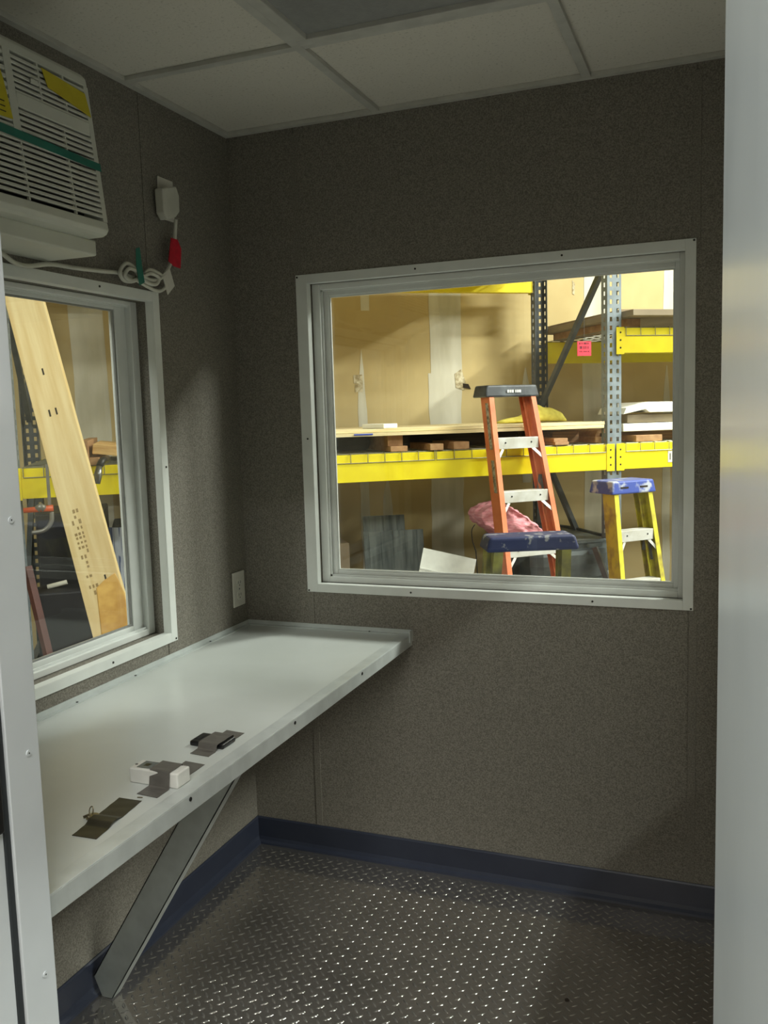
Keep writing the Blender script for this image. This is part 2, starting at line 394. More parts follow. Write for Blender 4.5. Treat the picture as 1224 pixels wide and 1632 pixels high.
window('window_3', 'x', W, 1, RY0, RY1, LZ0, LZ1, (.03, .03, .014, .018), (.045, .045, .012, .018), (.034, .098), 0,
       'white framed window in the hidden right wall', [])
w2 = bpy.data.objects['window_2']
build(MB().box(-.075, -.071, -.80, -.62, LZ0+.0185, LZ0+.0215), 'latch_slot', 'gasket', w2)

# ---- doorway: jamb and open door
tj = thing('trim_1', (DX0, FY-.05, 0), 'white steel door frame with screws and dark weatherstrip', 'door frame', kind='structure')
build(MB().box(DX0-.03, DX0, FY-.055, FY+.004, 0, DZ), 'jamb', 'jamb_paint', tj, bevel=.0015)
build(MB().box(DX0-.03, DX0-.004, FY-.066, FY-.055, 0, DZ), 'weatherstrip', 'gasket', tj, bevel=.002)
build(MB().box(DX0-.03, DX0-.006, FY-.13, FY-.066, 0, DZ), 'jamb_stop', 'jamb_paint', tj, bevel=.0015)
build(MB().box(DX1+.052, DX1+.082, FY-.10, FY+.004, 0, DZ), 'jamb', 'jamb_paint', tj, bevel=.0015)
build(MB().box(DX0-.03, DX1+.082, FY-.13, FY+.004, DZ, DZ+.035), 'header', 'jamb_paint', tj, bevel=.0015)
build(MB().box(DX0, DX1, FY-.10, FY+.004, -.002, .004), 'threshold', 'edge_alu', tj)
for z in (1.64, 1.315, .991, .665, .34):
    o = screw(tj, (DX0, FY-.017, z), (1, 0, 0), .0045, 'jamb_paint')
    build(MB().disc((DX0+.0012, FY-.017, z), .0012, (1, 0, 0), .0006, 8), 'socket', 'dark_screw', o)
build(MB().box(DX0-.006, DX0+.001, FY-.115, FY-.068, .90, 1.06), 'strike_plate', 'black_plastic', tj, bevel=.003)
da = math.radians(4.0)
dr = thing('door_1', (DX1-.003, FY-.002, .012), 'glossy white door standing open at the right edge of view', 'door', kind='structure')
dr.rotation_euler = (0, 0, da)
build(MB().box(0, .045, -.90, 0, 0, DZ-.03), 'leaf', 'door_paint', dr, rel=False, bevel=.002)
build(MB().box(-.003, 0, -.88, -.352, .02, DZ-.05), 'raised_panel', 'door_paint', dr, rel=False, bevel=.001)

# ================================================================== COUNTER
CW = .577; CZ = .76; CE = FY+.008
ct = thing('wall_counter', (.29, -.79, .0), 'white laminate counter along the wall with diagonal brace below', 'counter')
build(MB().box(.002, CW-.002, CE, -.002, CZ-.03, CZ), 'top', 'counter_white', ct)
# front edge angle
build(MB().box(CW-.030, CW+.003, CE, -.002, CZ, CZ+.002).box(CW-.0018, CW+.003, CE, -.002, CZ-.034, CZ), 'edge_trim', 'edge_alu', ct, bevel=.001)
build(MB().box(.0005, .003, CE, -.003, CZ+.002, CZ+.014).box(.0005, .018, CE, -.003, CZ, CZ+.002), 'wall_trim', 'edge_alu', ct)
build(MB().box(.003, CW+.004, -.003, -.0005, CZ+.002, CZ+.014).box(.018, CW-.03, -.02, -.0005, CZ, CZ+.002), 'wall_trim', 'edge_alu', ct)
build(MB().box(CW+.003, CW+.006, -.030, -.0005, CZ-.02, CZ+.014), 'end_cap', 'edge_alu', ct)
for y in (-1.221, -.801, -.406): screw(ct, (CW+.003, y, CZ-.008), (1, 0, 0), .004, 'dark_screw')
for y in (-.25, -.62, -.85): screw(ct, (.010, y, CZ+.002), (0, 0, 1), .003, 'dark_screw')
screw(ct, (.44, -.010, CZ+.002), (0, 0, 1), .003, 'dark_screw')
# braces: folded channel
for yb in (-.86, -1.50):
    sl = 1.61
    def bp(z, off): return (.0655 + (z-.0)/sl + off, z)
    # left and right boundary lines
    zt = CZ-.032
    poly = [(.012, .055), (.034, .004), (.0655, .004), (.0655+(zt-.004)/sl, zt), (.0655+(zt-.004)/sl-.082, zt)]
    br = MB().prism([(x, yb, z) for x, z in poly], 0, (0, .0025, 0))
    br = build(br, 'brace', 'edge_alu', ct)
    a = (.0655, .004); b = (.0655+(zt-.004)/sl, zt)
    build(MB().prism([(a[0], yb, a[1]), (b[0], yb, b[1]), (b[0], yb+.03, b[1]), (a[0], yb+.03, a[1])], 0, (-.0022, 0, .0013)), 'brace_flange', 'edge_alu', br)
    a = (.012, .055); b = (b[0]-.082, zt)
    build(MB().prism([(a[0], yb, a[1]), (b[0], yb, b[1]), (b[0], yb+.03, b[1]), (a[0], yb+.03, a[1])], 0, (.0022, 0, -.0013)), 'brace_flange', 'edge_alu', br)

# ---- things taped on the counter
def tape(name, m, a, b, wid, prof, label, group, skew=0):
    """strip from a to b (x,y) centre line on the counter, width wid, prof(s)->height"""
    a = Vector(a); b = Vector(b); d = (b-a); L_ = d.length; d.normalize(); nn = Vector((-d.y, d.x)); n = 64; mb = MB(); V = []; Fc = []
    for i in range(n+1):
        s = i/n; c = a + d*(s*L_); z = CZ+.0006+prof(s)
        for k in (-1, 0, 1):
            p = c + nn*(k*wid/2) + d*(skew*k); V.append((p.x, p.y, z + .0002*math.sin(s*31+k*2)))
    m_ = len(V); V += [(x, y, z+.0008) for x, y, z in V]
    for i in range(n):
        for k in (0, 1):
            q = (i*3+k, i*3+k+1, (i+1)*3+k+1, (i+1)*3+k); Fc += [q[::-1], tuple(m_+t for t in q)]
        Fc += [(i*3, m_+i*3, m_+(i+1)*3, (i+1)*3), (i*3+2, (i+1)*3+2, m_+(i+1)*3+2, m_+i*3+2)]
    Fc += [(0, 1, m_+1, m_), (1, 2, m_+2, m_+1), (n*3, m_+n*3, m_+n*3+1, n*3+1), (n*3+1, m_+n*3+1, m_+n*3+2, n*3+2)]
    mb.add(V, Fc)
    return tag(build(mb, name, m), label, 'tape', group)
def hump(s0, s1, h, e=.05):
    def f(s):
        if s < s0-e or s > s1+e: return 0
        if s < s0: t = (s-s0+e)/e; return h*(t*t*(3-2*t))
        if s > s1: t = (s1+e-s)/e; return h*(t*t*(3-2*t))
        return h
    return f
GT = 'duct tape strips on the counter'
tape('duct_tape_strip', 'duct_tape', (.490, -1.052), (.492, -.912), .047, hump(.24, .68, .0125), 'grey duct tape strip over the black remote', GT, .002)
tape('duct_tape_strip', 'duct_tape', (.507, -1.250), (.505, -1.090), .047, hump(.27, .53, .0305, .04), 'grey duct tape strip over the white remote', GT, .002)
tape('duct_tape_strip', 'duct_tape_dark', (.505, -1.418), (.487, -1.272), .048, hump(.36, .44, .005, .12), 'dark duct tape strip holding down the keys', GT, .002)
rb = thing('remote_control', (.481, -.985, CZ), 'small black remote control under duct tape on the counter', 'remote control')
build(MB().box(.440, .522, -1.012, -.960, CZ, CZ+.0115), 'body', 'remote_black', rb, bevel=.004, seg=3)
build(MB().box(.444, .458, -1.000, -.972, CZ+.0115, CZ+.0121), 'button', 'black_plastic', rb)
rw = thing('remote_control', (.491, -1.188, CZ), 'thick white remote with grey display taped to the counter', 'remote control')
build(MB().box(.437, .545, -1.208, -1.166, CZ, CZ+.0295), 'body', 'remote_white', rw, bevel=.003, seg=3)
build(MB().box(.450, .480, -1.202, -1.171, CZ+.0295, CZ+.0303), 'display', 'lcd', rw, bevel=.0003)
build(MB().box(.459, .470, -1.193, -1.181, CZ+.0303, CZ+.0306), 'digit', 'label_ink', rw)
build(MB().disc((.4415, -1.190, CZ+.0295), .0028, (0, 0, 1), .0008), 'button', 'print_grey', rw)
ky = thing('key_ring', (.472, -1.352, CZ), 'small metal key ring with keys sticking out of dark tape', 'keys')
pts = [(.462+.004*math.cos(t), -1.347+.002*math.sin(t), CZ+.009+.007*math.sin(t)) for t in [2*PI*k/24 for k in range(25)]]
build(MB().tube(pts, .0011, 6), 'ring', 'brass_key', ky, smooth=True)
for k, a in enumerate((-.5, .1)):
    Rm = Matrix.Rotation(a, 3, 'Z')
    b = MB().tube([Vector((.470, -1.356+.004*k, CZ+.0015+.0016*k)), Vector((.470, -1.356+.004*k, CZ+.003+.0016*k))], .010, 14)
    build(b, 'key_bow', 'brass_key', ky)
    c0 = Vector((.478, -1.356+.004*k, CZ+.0022+.0016*k)); build(MB().obox(c0+Rm @ Vector((.012, 0, 0)), .026, .006, .0014, Rm), 'key_blade', 'brass_key', ky)
build(MB().tube([(.455, -1.360, CZ+.002), (.462, -1.352, CZ+.004), (.468, -1.362, CZ+.004)], .0025, 8), 'split_clip', 'brass_key', ky, smooth=True)
# stray metal sliver on the counter
sv = on(222, 1272, 2, CZ)
tag(build(MB().bar((sv.x-.004, sv.y, CZ+.0012), (sv.x+.006, sv.y+.002, CZ+.0014), .002, .0012), 'metal_sliver', 'brass_key'), 'tiny metal sliver lying between keys tape and white remote', 'scrap')

# ================================================================== AIR CONDITIONER
ac = thing('air_conditioner', (.10, -1.145, 1.825), 'white window air conditioner with slatted grille and teal tape', 'air conditioner')
AY1, AY0 = -.866, -1.42
def acx(z):    # front face profile
    t = (2.2-z)/.33
    return .166 + .036*min(1, max(0, t))
AZ1, AZ0 = 2.200, 1.849
# body shell behind grille (dark inside) and casing
build(MB().box(.0, .150, AY0+.01, AY1-.01, 1.86, 2.19), 'inner_case', 'ac_dark', ac)
mb = MB(); prof = [(.0, AZ1), (acx(AZ1)-.012, AZ1), (acx(AZ1), AZ1-.012), (acx(AZ1-.03), AZ1-.03), (.148, AZ1-.03), (0, AZ1-.03)]
mb.hexa([(x, AY0, z) for x, z in prof], [(x, AY1, z) for x, z in prof]); build(mb, 'top_bezel', 'ac_white', ac, bevel=.003)
zb = 1.880
prof = [(.0, zb), (acx(zb), zb), (acx(zb)+.003, 1.862), (acx(zb)-.004, 1.853), (acx(zb)-.014, AZ0), (0, AZ0)]
mb = MB().hexa([(x, AY0, z) for x, z in prof], [(x, AY1, z) for x, z in prof]); build(mb, 'bottom_bezel', 'ac_white', ac, bevel=.003)
def vert_rib(y0, y1, z0, z1, name='grille_rib', back=.012, fwd=0):
    p = [(acx(z1)+fwd, z1), (acx(z0)+fwd, z0), (acx(z0)-back, z0), (acx(z1)-back, z1)]
    return build(MB().hexa([(x, y0, z) for x, z in p], [(x, y1, z) for x, z in p]), name, 'ac_white', ac)
vert_rib(AY1-.014, AY1, zb, AZ1-.03, 'side_bezel', .16); vert_rib(AY0, AY0+.014, zb, AZ1-.03, 'side_bezel', .16)
def slat(y0, y1, z, h=.0078, d=.012):
    p = [(acx(z)-.0005, z+h/2), (acx(z)+.0008, z-h*.2), (acx(z)-.001, z-h/2), (acx(z)-d, z-h*.2), (acx(z)-d, z+h*.6)]
    return build(MB().hexa([(x, y0, q) for x, q in p], [(x, y1, q) for x, q in p]), 'slat', 'ac_white', ac)
# upper discharge grille (right part), plain band, lower intake grille
zu = AZ1-.030
for k in range(7): slat(-1.095, AY1-.014, zu-.010-k*.0112, .0062)
build(MB().box(.155, acx(2.08)+.0015, -1.095, AY1-.014, 2.062, 2.090), 'control_band', 'ac_white', ac, bevel=.002)
for y in (-.945, -1.02): vert_rib(y-.0025, y+.0025, 2.09, zu, back=.006)
vert_rib(-1.115, -1.095, 2.0, zu, 'divider', .03, .001)
zl = 2.054
for k in range(15): slat(AY0+.014, AY1-.014, zl-k*.0117, .0066)
for y in (-.965, -1.10, -1.25): vert_rib(y-.002, y+.002, zb, zl, back=.006)
for k in range(7): slat(AY0+.014, -1.115, zu-.010-k*.0155, .0085)
build(MB().box(.005, .150, -1.405, -.845, 1.815, 1.850), 'sleeve', 'ac_white', ac, bevel=.004)
build(MB().box(acx(2.12), acx(2.12)+.004, -1.05, -1.03, 2.12, 2.13), 'badge', 'ac_white', ac, bevel=.001)
# teal tape across the front
tz0, tz1 = 1.994, 2.011
p = [(acx(tz1)+.0022, tz1), (acx(tz0)+.0022, tz0), (acx(tz0)+.0012, tz0), (acx(tz1)+.0012, tz1)]
build(MB().hexa([(x, AY0-.002, z+.012) for x, z in p], [(x, AY1+.003, z-.004) for x, z in p]), 'packing_tape', 'teal_tape', ac)
# yellow labels
lab = build(MB().hexa([(acx(z)+.0022, y, z) for y, z in ((-1.012, 2.164), (-1.0, 2.128), (-.872, 2.104), (-.882, 2.152))],
                      [(acx(z)+.0030, y, z) for y, z in ((-1.012, 2.164), (-1.0, 2.128), (-.872, 2.104), (-.882, 2.152))]), 'yellow_sticker', 'yellow_label', ac)
for k in range(4):
    z = 2.150-k*.009; build(MB().box(acx(z)+.003, acx(z)+.0036, -.985+.004*k, -.895, z-.0012-.006, z-.006), 'print_line', 'label_ink', lab)
lab = build(MB().hexa([(acx(z)+.004, y, z) for y, z in ((-1.30, 2.17), (-1.30, 2.02), (-1.118, 2.03), (-1.128, 2.10), (-1.142, 2.165))],
                      [(acx(z)+.005, y, z) for y, z in ((-1.30, 2.17), (-1.30, 2.02), (-1.118, 2.03), (-1.128, 2.10), (-1.142, 2.165))]), 'energy_label', 'yellow_label', ac)
for k in range(3):
    z = 2.06-k*.010; build(MB().box(acx(z)+.005, acx(z)+.0056, -1.28, -1.135, z-.002, z), 'print_line', 'label_ink', lab)
# power cord, coil, tags, plug
def LWp(x, y, X): v = on(x, y, 0, X); return (X, v.y, v.z)
cpts = [(.06, -1.30, 1.83), LWp(-40, 395, .03), LWp(0, 403, .03), LWp(22, 418, .025), LWp(45, 424, .022), LWp(80, 421, .020), LWp(120, 427, .02), LWp(160, 432, .02), LWp(190, 435, .02), LWp(212, 443, .02),
        LWp(232, 455, .024), LWp(252, 464, .026), LWp(264, 456, .026), LWp(258, 440, .026), LWp(240, 430, .026), LWp(228, 438, .026), LWp(212, 448, .026), LWp(197, 446, .03), LWp(191, 433, .03), LWp(200, 420, .03), LWp(212, 425, .034), LWp(222, 440, .034),
        LWp(238, 452, .036), LWp(250, 452, .036), LWp(252, 442, .036), LWp(240, 436, .036), LWp(226, 442, .036), LWp(210, 447, .038), LWp(199, 440, .038), LWp(206, 428, .038), LWp(220, 434, .038), LWp(236, 445, .034), LWp(252, 446, .03), LWp(263, 436, .026), LWp(270, 424, .024), LWp(275, 410, .022), LWp(278, 390, .02), LWp(279, 372, .018), LWp(280, 350, .022)]
cord = build(MB().tube(spline(cpts, 6), .0052, 8), 'power_cord', 'cord_white', ac, smooth=True)
q = lambda x, y, X: Vector(LWp(x, y, X))
def flat_tag(name, m, corners, X0, th, parent):
    a = [q(x, y, X0) for x, y in corners]; return build(MB().prism(a, 0, (th, 0, 0)), name, m, parent)
flat_tag('twist_tie', 'teal_tape', ((216, 396), (222, 394), (226, 425), (230, 450), (222, 455), (217, 425)), .044, .0015, cord)
flat_tag('warning_tag', 'red_tag', ((272, 379), (282, 382), (288, 396), (287, 428), (276, 424), (268, 416)), .027, .002, cord)
wt = flat_tag('care_tag', 'paper_white', ((258, 438), (270, 428), (278, 456), (267, 470)), .030, .0012, cord)
flat_tag('plug', 'cord_white', ((259, 299), (281, 297), (286, 312), (287, 338), (281, 346), (268, 350), (262, 338)), .036, -.028, cord)
bpy.context.view_layer.update()
for o in cord.children:
    if o.name.startswith('plug'):
        md = o.modifiers.new('b', 'BEVEL'); md.width = .004; md.segments = 3

# outlets
def outlet(name, yc, zc, label):
    t = thing(name, (0, yc, zc-.057), label, 'outlet')
    build(MB().box(.0005, .006, yc-.036, yc+.036, zc-.057, zc+.057), 'cover_plate', 'paper_white', t, bevel=.003)
    for dz in (-.02, .02):
        f = build(MB().tube([(.0055, yc, zc+dz), (.0075, yc, zc+dz)], .0165, 16), 'receptacle', 'paper_white', t)
        for dy in (-.006, .006): build(MB().box(.0075, .0079, yc+dy-.001, yc+dy+.001, zc+dz-.002, zc+dz+.006), 'slot', 'ac_dark', f)
        build(MB().disc((.0075, yc, zc+dz-.008), .0022, (1, 0, 0), .0004, 8), 'slot', 'ac_dark', f)
    screw(t, (.006, yc, zc), (1, 0, 0), .003)
outlet('wall_outlet', -.349, 2.058, 'white outlet high on the wall with the plug in it')
outlet('wall_outlet', -.058, .889, 'empty white outlet in the corner just above the counter')

# ================================================================== WAREHOUSE SHELL
OUT = 1.30     # drywall plane behind the rack front
def slab(name, m, t0, t1, o0, o1, z0, z1, label, cat):
    a = [RK(t0, o0, z0), RK(t1, o0, z0), RK(t1, o1, z0), RK(t0, o1, z0)]
    return tag(build(MB().hexa(a, [p_+Vector((0, 0, z1-z0)) for p_ in a]), name, m), label, cat, kind='structure')
slab('floor_outer', 'concrete', -9, 9, -11, OUT+.1, GZ-.1, GZ, 'grey concrete warehouse floor around the booth', 'floor')
wf_ = slab('wall_far', 'drywall_tan', -9, 9, OUT, OUT+.1, GZ, 5.2, 'tan unpainted drywall behind the pallet rack', 'wall')
slab('wall_outer_left', 'outer_wall', -9.1, -9, -11, OUT, GZ, 5.2, 'plain warehouse wall far off to the left', 'wall')
slab('wall_outer_right', 'outer_wall', 9, 9.1, -11, OUT, GZ, 5.2, 'plain warehouse wall far off to the right', 'wall')
slab('wall_outer_near', 'outer_wall', -9, 9, -11.1, -11, GZ, 5.2, 'plain warehouse wall behind the viewpoint', 'wall')
slab('ceiling_outer', 'outer_ceiling', -9, 9, -11, OUT, 5.2, 5.3, 'high white warehouse ceiling', 'ceiling')
# lamps
for x, y, z, rz, pw, pos in LAMPS:
    lt = thing('strip_light', (x, y, z), 'white strip light hanging high in the warehouse ' + pos, 'light', math.radians(rz), 'warehouse strip lights')
    build(MB().box(-.92, .92, -.11, .11, .012, .07), 'housing', 'lamp_housing', lt, rel=False, bevel=.004)
    for dy in (-.055, .055): build(MB().tube([(-.9, dy, 0), (.9, dy, 0)], .013, 10), 'tube', 'lamp_tube', lt, rel=False)
    for dx in (-.5, .5): build(MB().tube([(dx, 0, .07), (dx, 0, 5.2-z)], .003, 6), 'hanger', 'wire_zinc', lt, rel=False)
    ld = bpy.data.lights.new('strip_lamp', 'AREA'); ld.shape = 'RECTANGLE'; ld.size = 1.8; ld.size_y = .3; ld.energy = pw; ld.color = (1, .985, .93)
    lo_ = bpy.data.objects.new('strip_lamp', ld); lo_.location = (0, 0, -.02); link(lo_, lt)

# joint compound on the drywall
def wall_patch(name, m, pts, th=.002, px=True, o=OUT):
    P = []
    for a in pts:
        t, z = rk(a[0], a[1], o) if px else a
        P.append(RK(t, o-.0005, z))
    return build(MB().prism(P, 0, -RN*th), name, m, wf_)
def strip(t0, t1, z0, z1, wob=.012, m='joint_white', tip=False):
    L_ = []; R_ = []; n = 14
    for i in range(n+1):
        z = z0+(z1-z0)*i/n; k = 1
        if tip and i >= n-2: k = (n-i)*.42+.02
        L_.append(((t0+t1)/2-(t1-t0)/2*k+random.uniform(-wob, wob), z)); R_.append(((t0+t1)/2+(t1-t0)/2*k+random.uniform(-wob, wob), z))
    mb = MB(); V = [RK(t, OUT-.0004, z) for t, z in L_]+[RK(t, OUT-.0004, z) for t, z in R_]
    V += [v-RN*.002 for v in V]; n1 = n+1; F_ = []
    for i in range(n):
        a, b, c, d = i, i+1, n1+i+1, n1+i
        F_ += [(a, b, c, d), tuple(2*n1+k for k in (d, c, b, a)), (a, 2*n1+a, 2*n1+b, b), (d, c, 2*n1+c, 2*n1+d)]
    mb.add(V, F_); return build(mb, 'joint_compound', m, wf_)
strip(-.735, -.49, GZ, 1.72, .008); strip(-.72, -.48, 1.72, 5.15, .006); strip(.487, .685, GZ, 5.15)
strip(-1.265, -1.20, GZ, 1.90, .006, tip=True); strip(-1.22, -1.16, 2.16, 4.4, .004)
strip(-3.15, -2.94, GZ, 5.15, .010); strip(1.16, 1.23, GZ, 1.75, .005, tip=True); strip(-.02, .05, .9, 1.75, .004, tip=True)
strip(1.17, 1.6, 1.95, 5.15); strip(-1.10, -1.03, GZ, 1.0, .005, tip=True)
wall_patch('torn_patch', 'torn_paper', ((563, 598), (577, 597), (578, 612), (564, 611)), .004)
wall_patch('torn_patch', 'torn_paper', ((566, 613), (578, 612), (578, 625), (566, 625)), .004)
wall_patch('torn_patch', 'torn_paper', ((724, 596), (735, 588), (742, 610), (740, 622), (726, 618)), .004)
wall_patch('hole', 'hole_dark', ((737, 611), (746, 612), (750, 620), (738, 618)), .006)
wall_patch('torn_patch', 'torn_paper', ((912, 447), (916, 452), (915, 470), (912, 468)), .004)

# ================================================================== PALLET RACK
rack = thing('pallet_rack', RK(0, .5, GZ), 'pallet rack with yellow beams and grey perforated posts', 'rack', RZ)
def rl(t, o, z): return (t, o-.5, z-GZ)      # rack local
class RB(MB):
    def rbox(s, t0, t1, o0, o1, z0, z1): return s.box(t0, t1, o0-.5, o1-.5, z0-GZ, z1-GZ)
def rpart(mb, name, m, parent=None, **k):
    return build(mb, name, m, parent or rack, rel=False, **k)
def post(t, o, face, m, z1=4.2, name='post'):
    """channel post with a perforated front face; face = -1 faces the aisle, +1 the wall"""
    mb = MB(); pw = .046; pd = .07; pitch = .0508; z0 = GZ
    cols = [-pw, -.030, -.014, .014, .030, pw]
    yf = o - .5
    n = int((z1-z0)/pitch); V = []; Fc = []
    def vert(x, y, z): V.append((x, y, z)); return len(V)-1
    def grid(cx, fixed, fn, holes):
        rows = []
        for i in range(n):
            b = i*pitch; rows += [b, b+.014, b+.040]
        rows.append(n*pitch)
        ids = [[vert(*fn(c, z)) for c in cx] for z in rows]
        for r_ in range(len(rows)-1):
            for c in range(len(cx)-1):
                if r_ % 3 == 1 and c in holes: continue
                Fc.append((ids[r_][c], ids[r_][c+1], ids[r_+1][c+1], ids[r_+1][c]))
    grid([t+c for c in cols], yf, lambda c, z: (c, yf, z), (1, 3))
    sd = [yf-face*k for k in (0, .025, .042, pd)]
    grid(sd, t, lambda c, z: (t-pw, c, z), (1,)); grid(sd, t, lambda c, z: (t+pw, c, z), (1,))
    mb.add(V, Fc)
    o_ = rpart(mb, name, m)
    md = o_.modifiers.new('s', 'SOLIDIFY'); md.thickness = .0022; md.offset = 0
    rpart(MB().box(t-.07, t+.07, yf-face*-.02, yf-face*.1, 0, .008), 'foot_plate', m, o_)
    return o_
FRAMES = (0.005, -3.40, 2.75)
for t in FRAMES:
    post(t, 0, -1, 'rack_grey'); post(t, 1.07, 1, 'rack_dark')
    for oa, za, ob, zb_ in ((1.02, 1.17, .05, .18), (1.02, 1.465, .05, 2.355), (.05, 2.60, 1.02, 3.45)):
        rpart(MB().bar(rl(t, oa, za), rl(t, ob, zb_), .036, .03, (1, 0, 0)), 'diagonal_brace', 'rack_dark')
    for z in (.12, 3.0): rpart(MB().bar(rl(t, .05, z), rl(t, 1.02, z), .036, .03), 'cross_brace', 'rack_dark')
def beam(t0, t1, o, ztop, zbot, face, name='beam'):
    """stepped box beam; face -1 towards the aisle"""
    a0, a1 = (o-.012, o+.05) if face < 0 else (o-.05, o+.012)
    mb = RB()
    sy = a0 if face < 0 else a1; yy = a1 if face < 0 else a0; st = .006 if face < 0 else -.006
    zm = ztop-.045
    prof = [(sy, zbot), (yy, zbot), (yy, ztop), (sy+st, ztop), (sy+st, zm), (sy, zm)]
    mb.hexa([rl(t0, y, z) for y, z in prof], [rl(t1, y, z) for y, z in prof])
    b = rpart(mb, name, 'rack_yellow', bevel=.0015)
    for t in (t0, t1):
        s = 1 if t == t0 else -1
        c = rpart(RB().rbox(t-s*.047 if face < 0 else t-s*.02, t+s*.006, a0-.004 if face < 0 else a1, a0 if face < 0 else a1+.004, zbot-.008, ztop+.004), 'connector_plate', 'rack_yellow', b, bevel=.001)
        for dz in (.03, .075, .12):
            yq = a0-.004 if face < 0 else a1+.004
            rpart(MB().disc(rl(t-s*.02, yq, zbot+dz), .006, (0, face, 0), .001, 8), 'rivet', 'hole_dark', b)
    return b
L0, L1 = -3.40+.053, .005-.053; R0, R1 = .005+.053, 2.75-.053
MZ0, MZ1 = 1.066, 1.218
for t0, t1 in ((L0, L1), (R0, R1)):
    for o, fc in ((0, -1), (1.07, 1)): beam(t0, t1, o, MZ1, MZ0, fc)
for o, fc in ((0, -1), (1.07, 1)):
    beam(R0, R1, o, 1.908, 1.761, fc); beam(L0, L1, o, 2.400, 2.252, fc)
# wire decks: lip wires over the beam and mesh on top
def wire_deck(t0, t1, z, fr=-.016):
    mb = RB(); r = .0026
    n = max(2, round((t1-t0)/.102))
    def w(a, b): mb.tube([rl(*a), rl(*b)], r, 5)
    for i in range(n+1):
        t = t0+(t1-t0)*i/n
        mb.tube([rl(t, fr, z-.045), rl(t, fr, z+.006), rl(t, 1.08, z+.006)], r, 5)
    w((t0, fr, z-.045), (t1, fr, z-.045))
    for i in range(11):
        o = fr+.02+i*.104; w((t0, o, z+.004), (t1, o, z+.004))
    return rpart(mb, 'wire_deck', 'wire_zinc')
for a, b in ((-3.33, -2.25), (-2.22, -1.14), (-1.13, -.06)): wire_deck(a, b, MZ1); 
for a, b in ((.075, 1.35), (1.4, 2.65)): wire_deck(a, b, MZ1); wire_deck(a, b, 1.908)
for a, b in ((-3.33, -2.25), (-2.22, -1.14), (-1.13, -.06)): wire_deck(a, b, 2.400)
# white sticker with a mark on the right beam
t_, z_ = rk(1069, 730, -.013)
s1 = rpart(RB().rbox(t_-.02, t_+.06, -.0145, -.012, 1.095, 1.165), 'beam_sticker', 'paper_white')
for k in range(2): rpart(RB().rbox(t_-.008+.02*k, t_-.002+.02*k, -.0153, -.0145, 1.110, 1.150), 'print_mark', 'label_ink', s1)
# red card hung on the rear beam
t0, z1 = rk(920, 544, -.09); t1, z0 = rk(942, 567, -.09)
rc = thing('red_card', RK((t0+t1)/2, -.09, z0), 'small bright red printed card hanging under the upper grey board', 'card', RZ)
w_ = (t1-t0)/2; build(MB().box(-w_, w_, -.002, .002, 0, z1-z0), 'card', 'red_card', rc, rel=False)
for zz, hh in ((.066, .010), (.040, .016), (.022, .006)):
    for k in range(5):
        a = -.032+.013*k+random.uniform(-.002, .002)
        build(MB().box(a, a+random.uniform(.006, .010), -.0028, -.002, zz, zz+hh), 'print_mark', 'red_ink', rc, rel=False)
build(MB().tube([(0, 0, z1-z0), (0, 0, 1.969-z0)], .0012, 5), 'string', 'print_grey', rc, rel=False)

# ---- load helpers (rack frame, local origin at base)
def rthing(name, m, t0, t1, o0, o1, z0, z1, label, cat, group=None, rot=0, tilt=0, roll=0, bevel=.002):
    c = RK((t0+t1)/2, (o0+o1)/2, z0)
    mb = MB().box(-(t1-t0)/2, (t1-t0)/2, -(o1-o0)/2, (o1-o0)/2, 0, z1-z0)
    o = build(mb, name, m, rel=False, bevel=bevel); o.location = c; o.rotation_euler = (tilt, roll, RZ+rot)
    return tag(o, label, cat, group)
DK = MZ1+.009     # deck top
# dunnage under the plywood
GB = 'wood dunnage blocks on the rack'
def blockrow(spec):
    for (t0, t1, z0, z1, o0, o1, label) in spec:
        b = rthing('wood_block', 'pine_end', t0, t1, o0, o1, z0, z1, label, 'wood block', GB)
blockrow([(-1.39, -1.29, DK, DK+.030, .02, .9, 'flat wood runner under the sheets, leftmost in the wide window'),
          (-1.395, -1.305, DK+.030, 1.318, .06, .9, 'taller wood runner stacked on the leftmost flat one'),
          (-1.18, -1.10, 1.265, 1.305, .25, .9, 'wood runner floating high between two lower ones') ] [:2])
blockrow([(-1.165, -1.085, DK, DK+.036, -.01, .39, 'squarish wood runner, second from the left under the sheets'),
          (-1.02, -.925, DK, DK+.042, .0, .39, 'pale wood runner just left of the orange ladder'),
          (-.39, -.30, DK, DK+.018, -.01, .9, 'lower pale wood strip right of the orange ladder'),
          (-.395, -.305, DK+.018, DK+.040, -.005, .9, 'upper pale wood strip right of the orange ladder'),
          (-.075, .040, DK, DK+.035, .085, .9, 'flat wood runner beside the front post'),
          (.165, .345, DK, DK+.038, .02, .2, 'dull wood block under the white foam boards')])
# half-round block on the right runner
t = thing('round_offcut', RK(-.015, .36, DK+.035), 'half-round wood offcut on the runner beside the front post', 'wood block', RZ)
n = 12; ring = [(math.cos(PI*k/n)*.047, math.sin(PI*k/n)*.050) for k in range(n+1)]
build(MB().hexa([(x, -.25, z) for x, z in ring], [(x, .25, z) for x, z in ring]), 'block', 'pine_end', t, rel=False)
build(MB().tube([(-.012, -.2505, .012), (.016, -.2505, .012)], .010, 10), 'notch', 'hole_dark', t, rel=False)
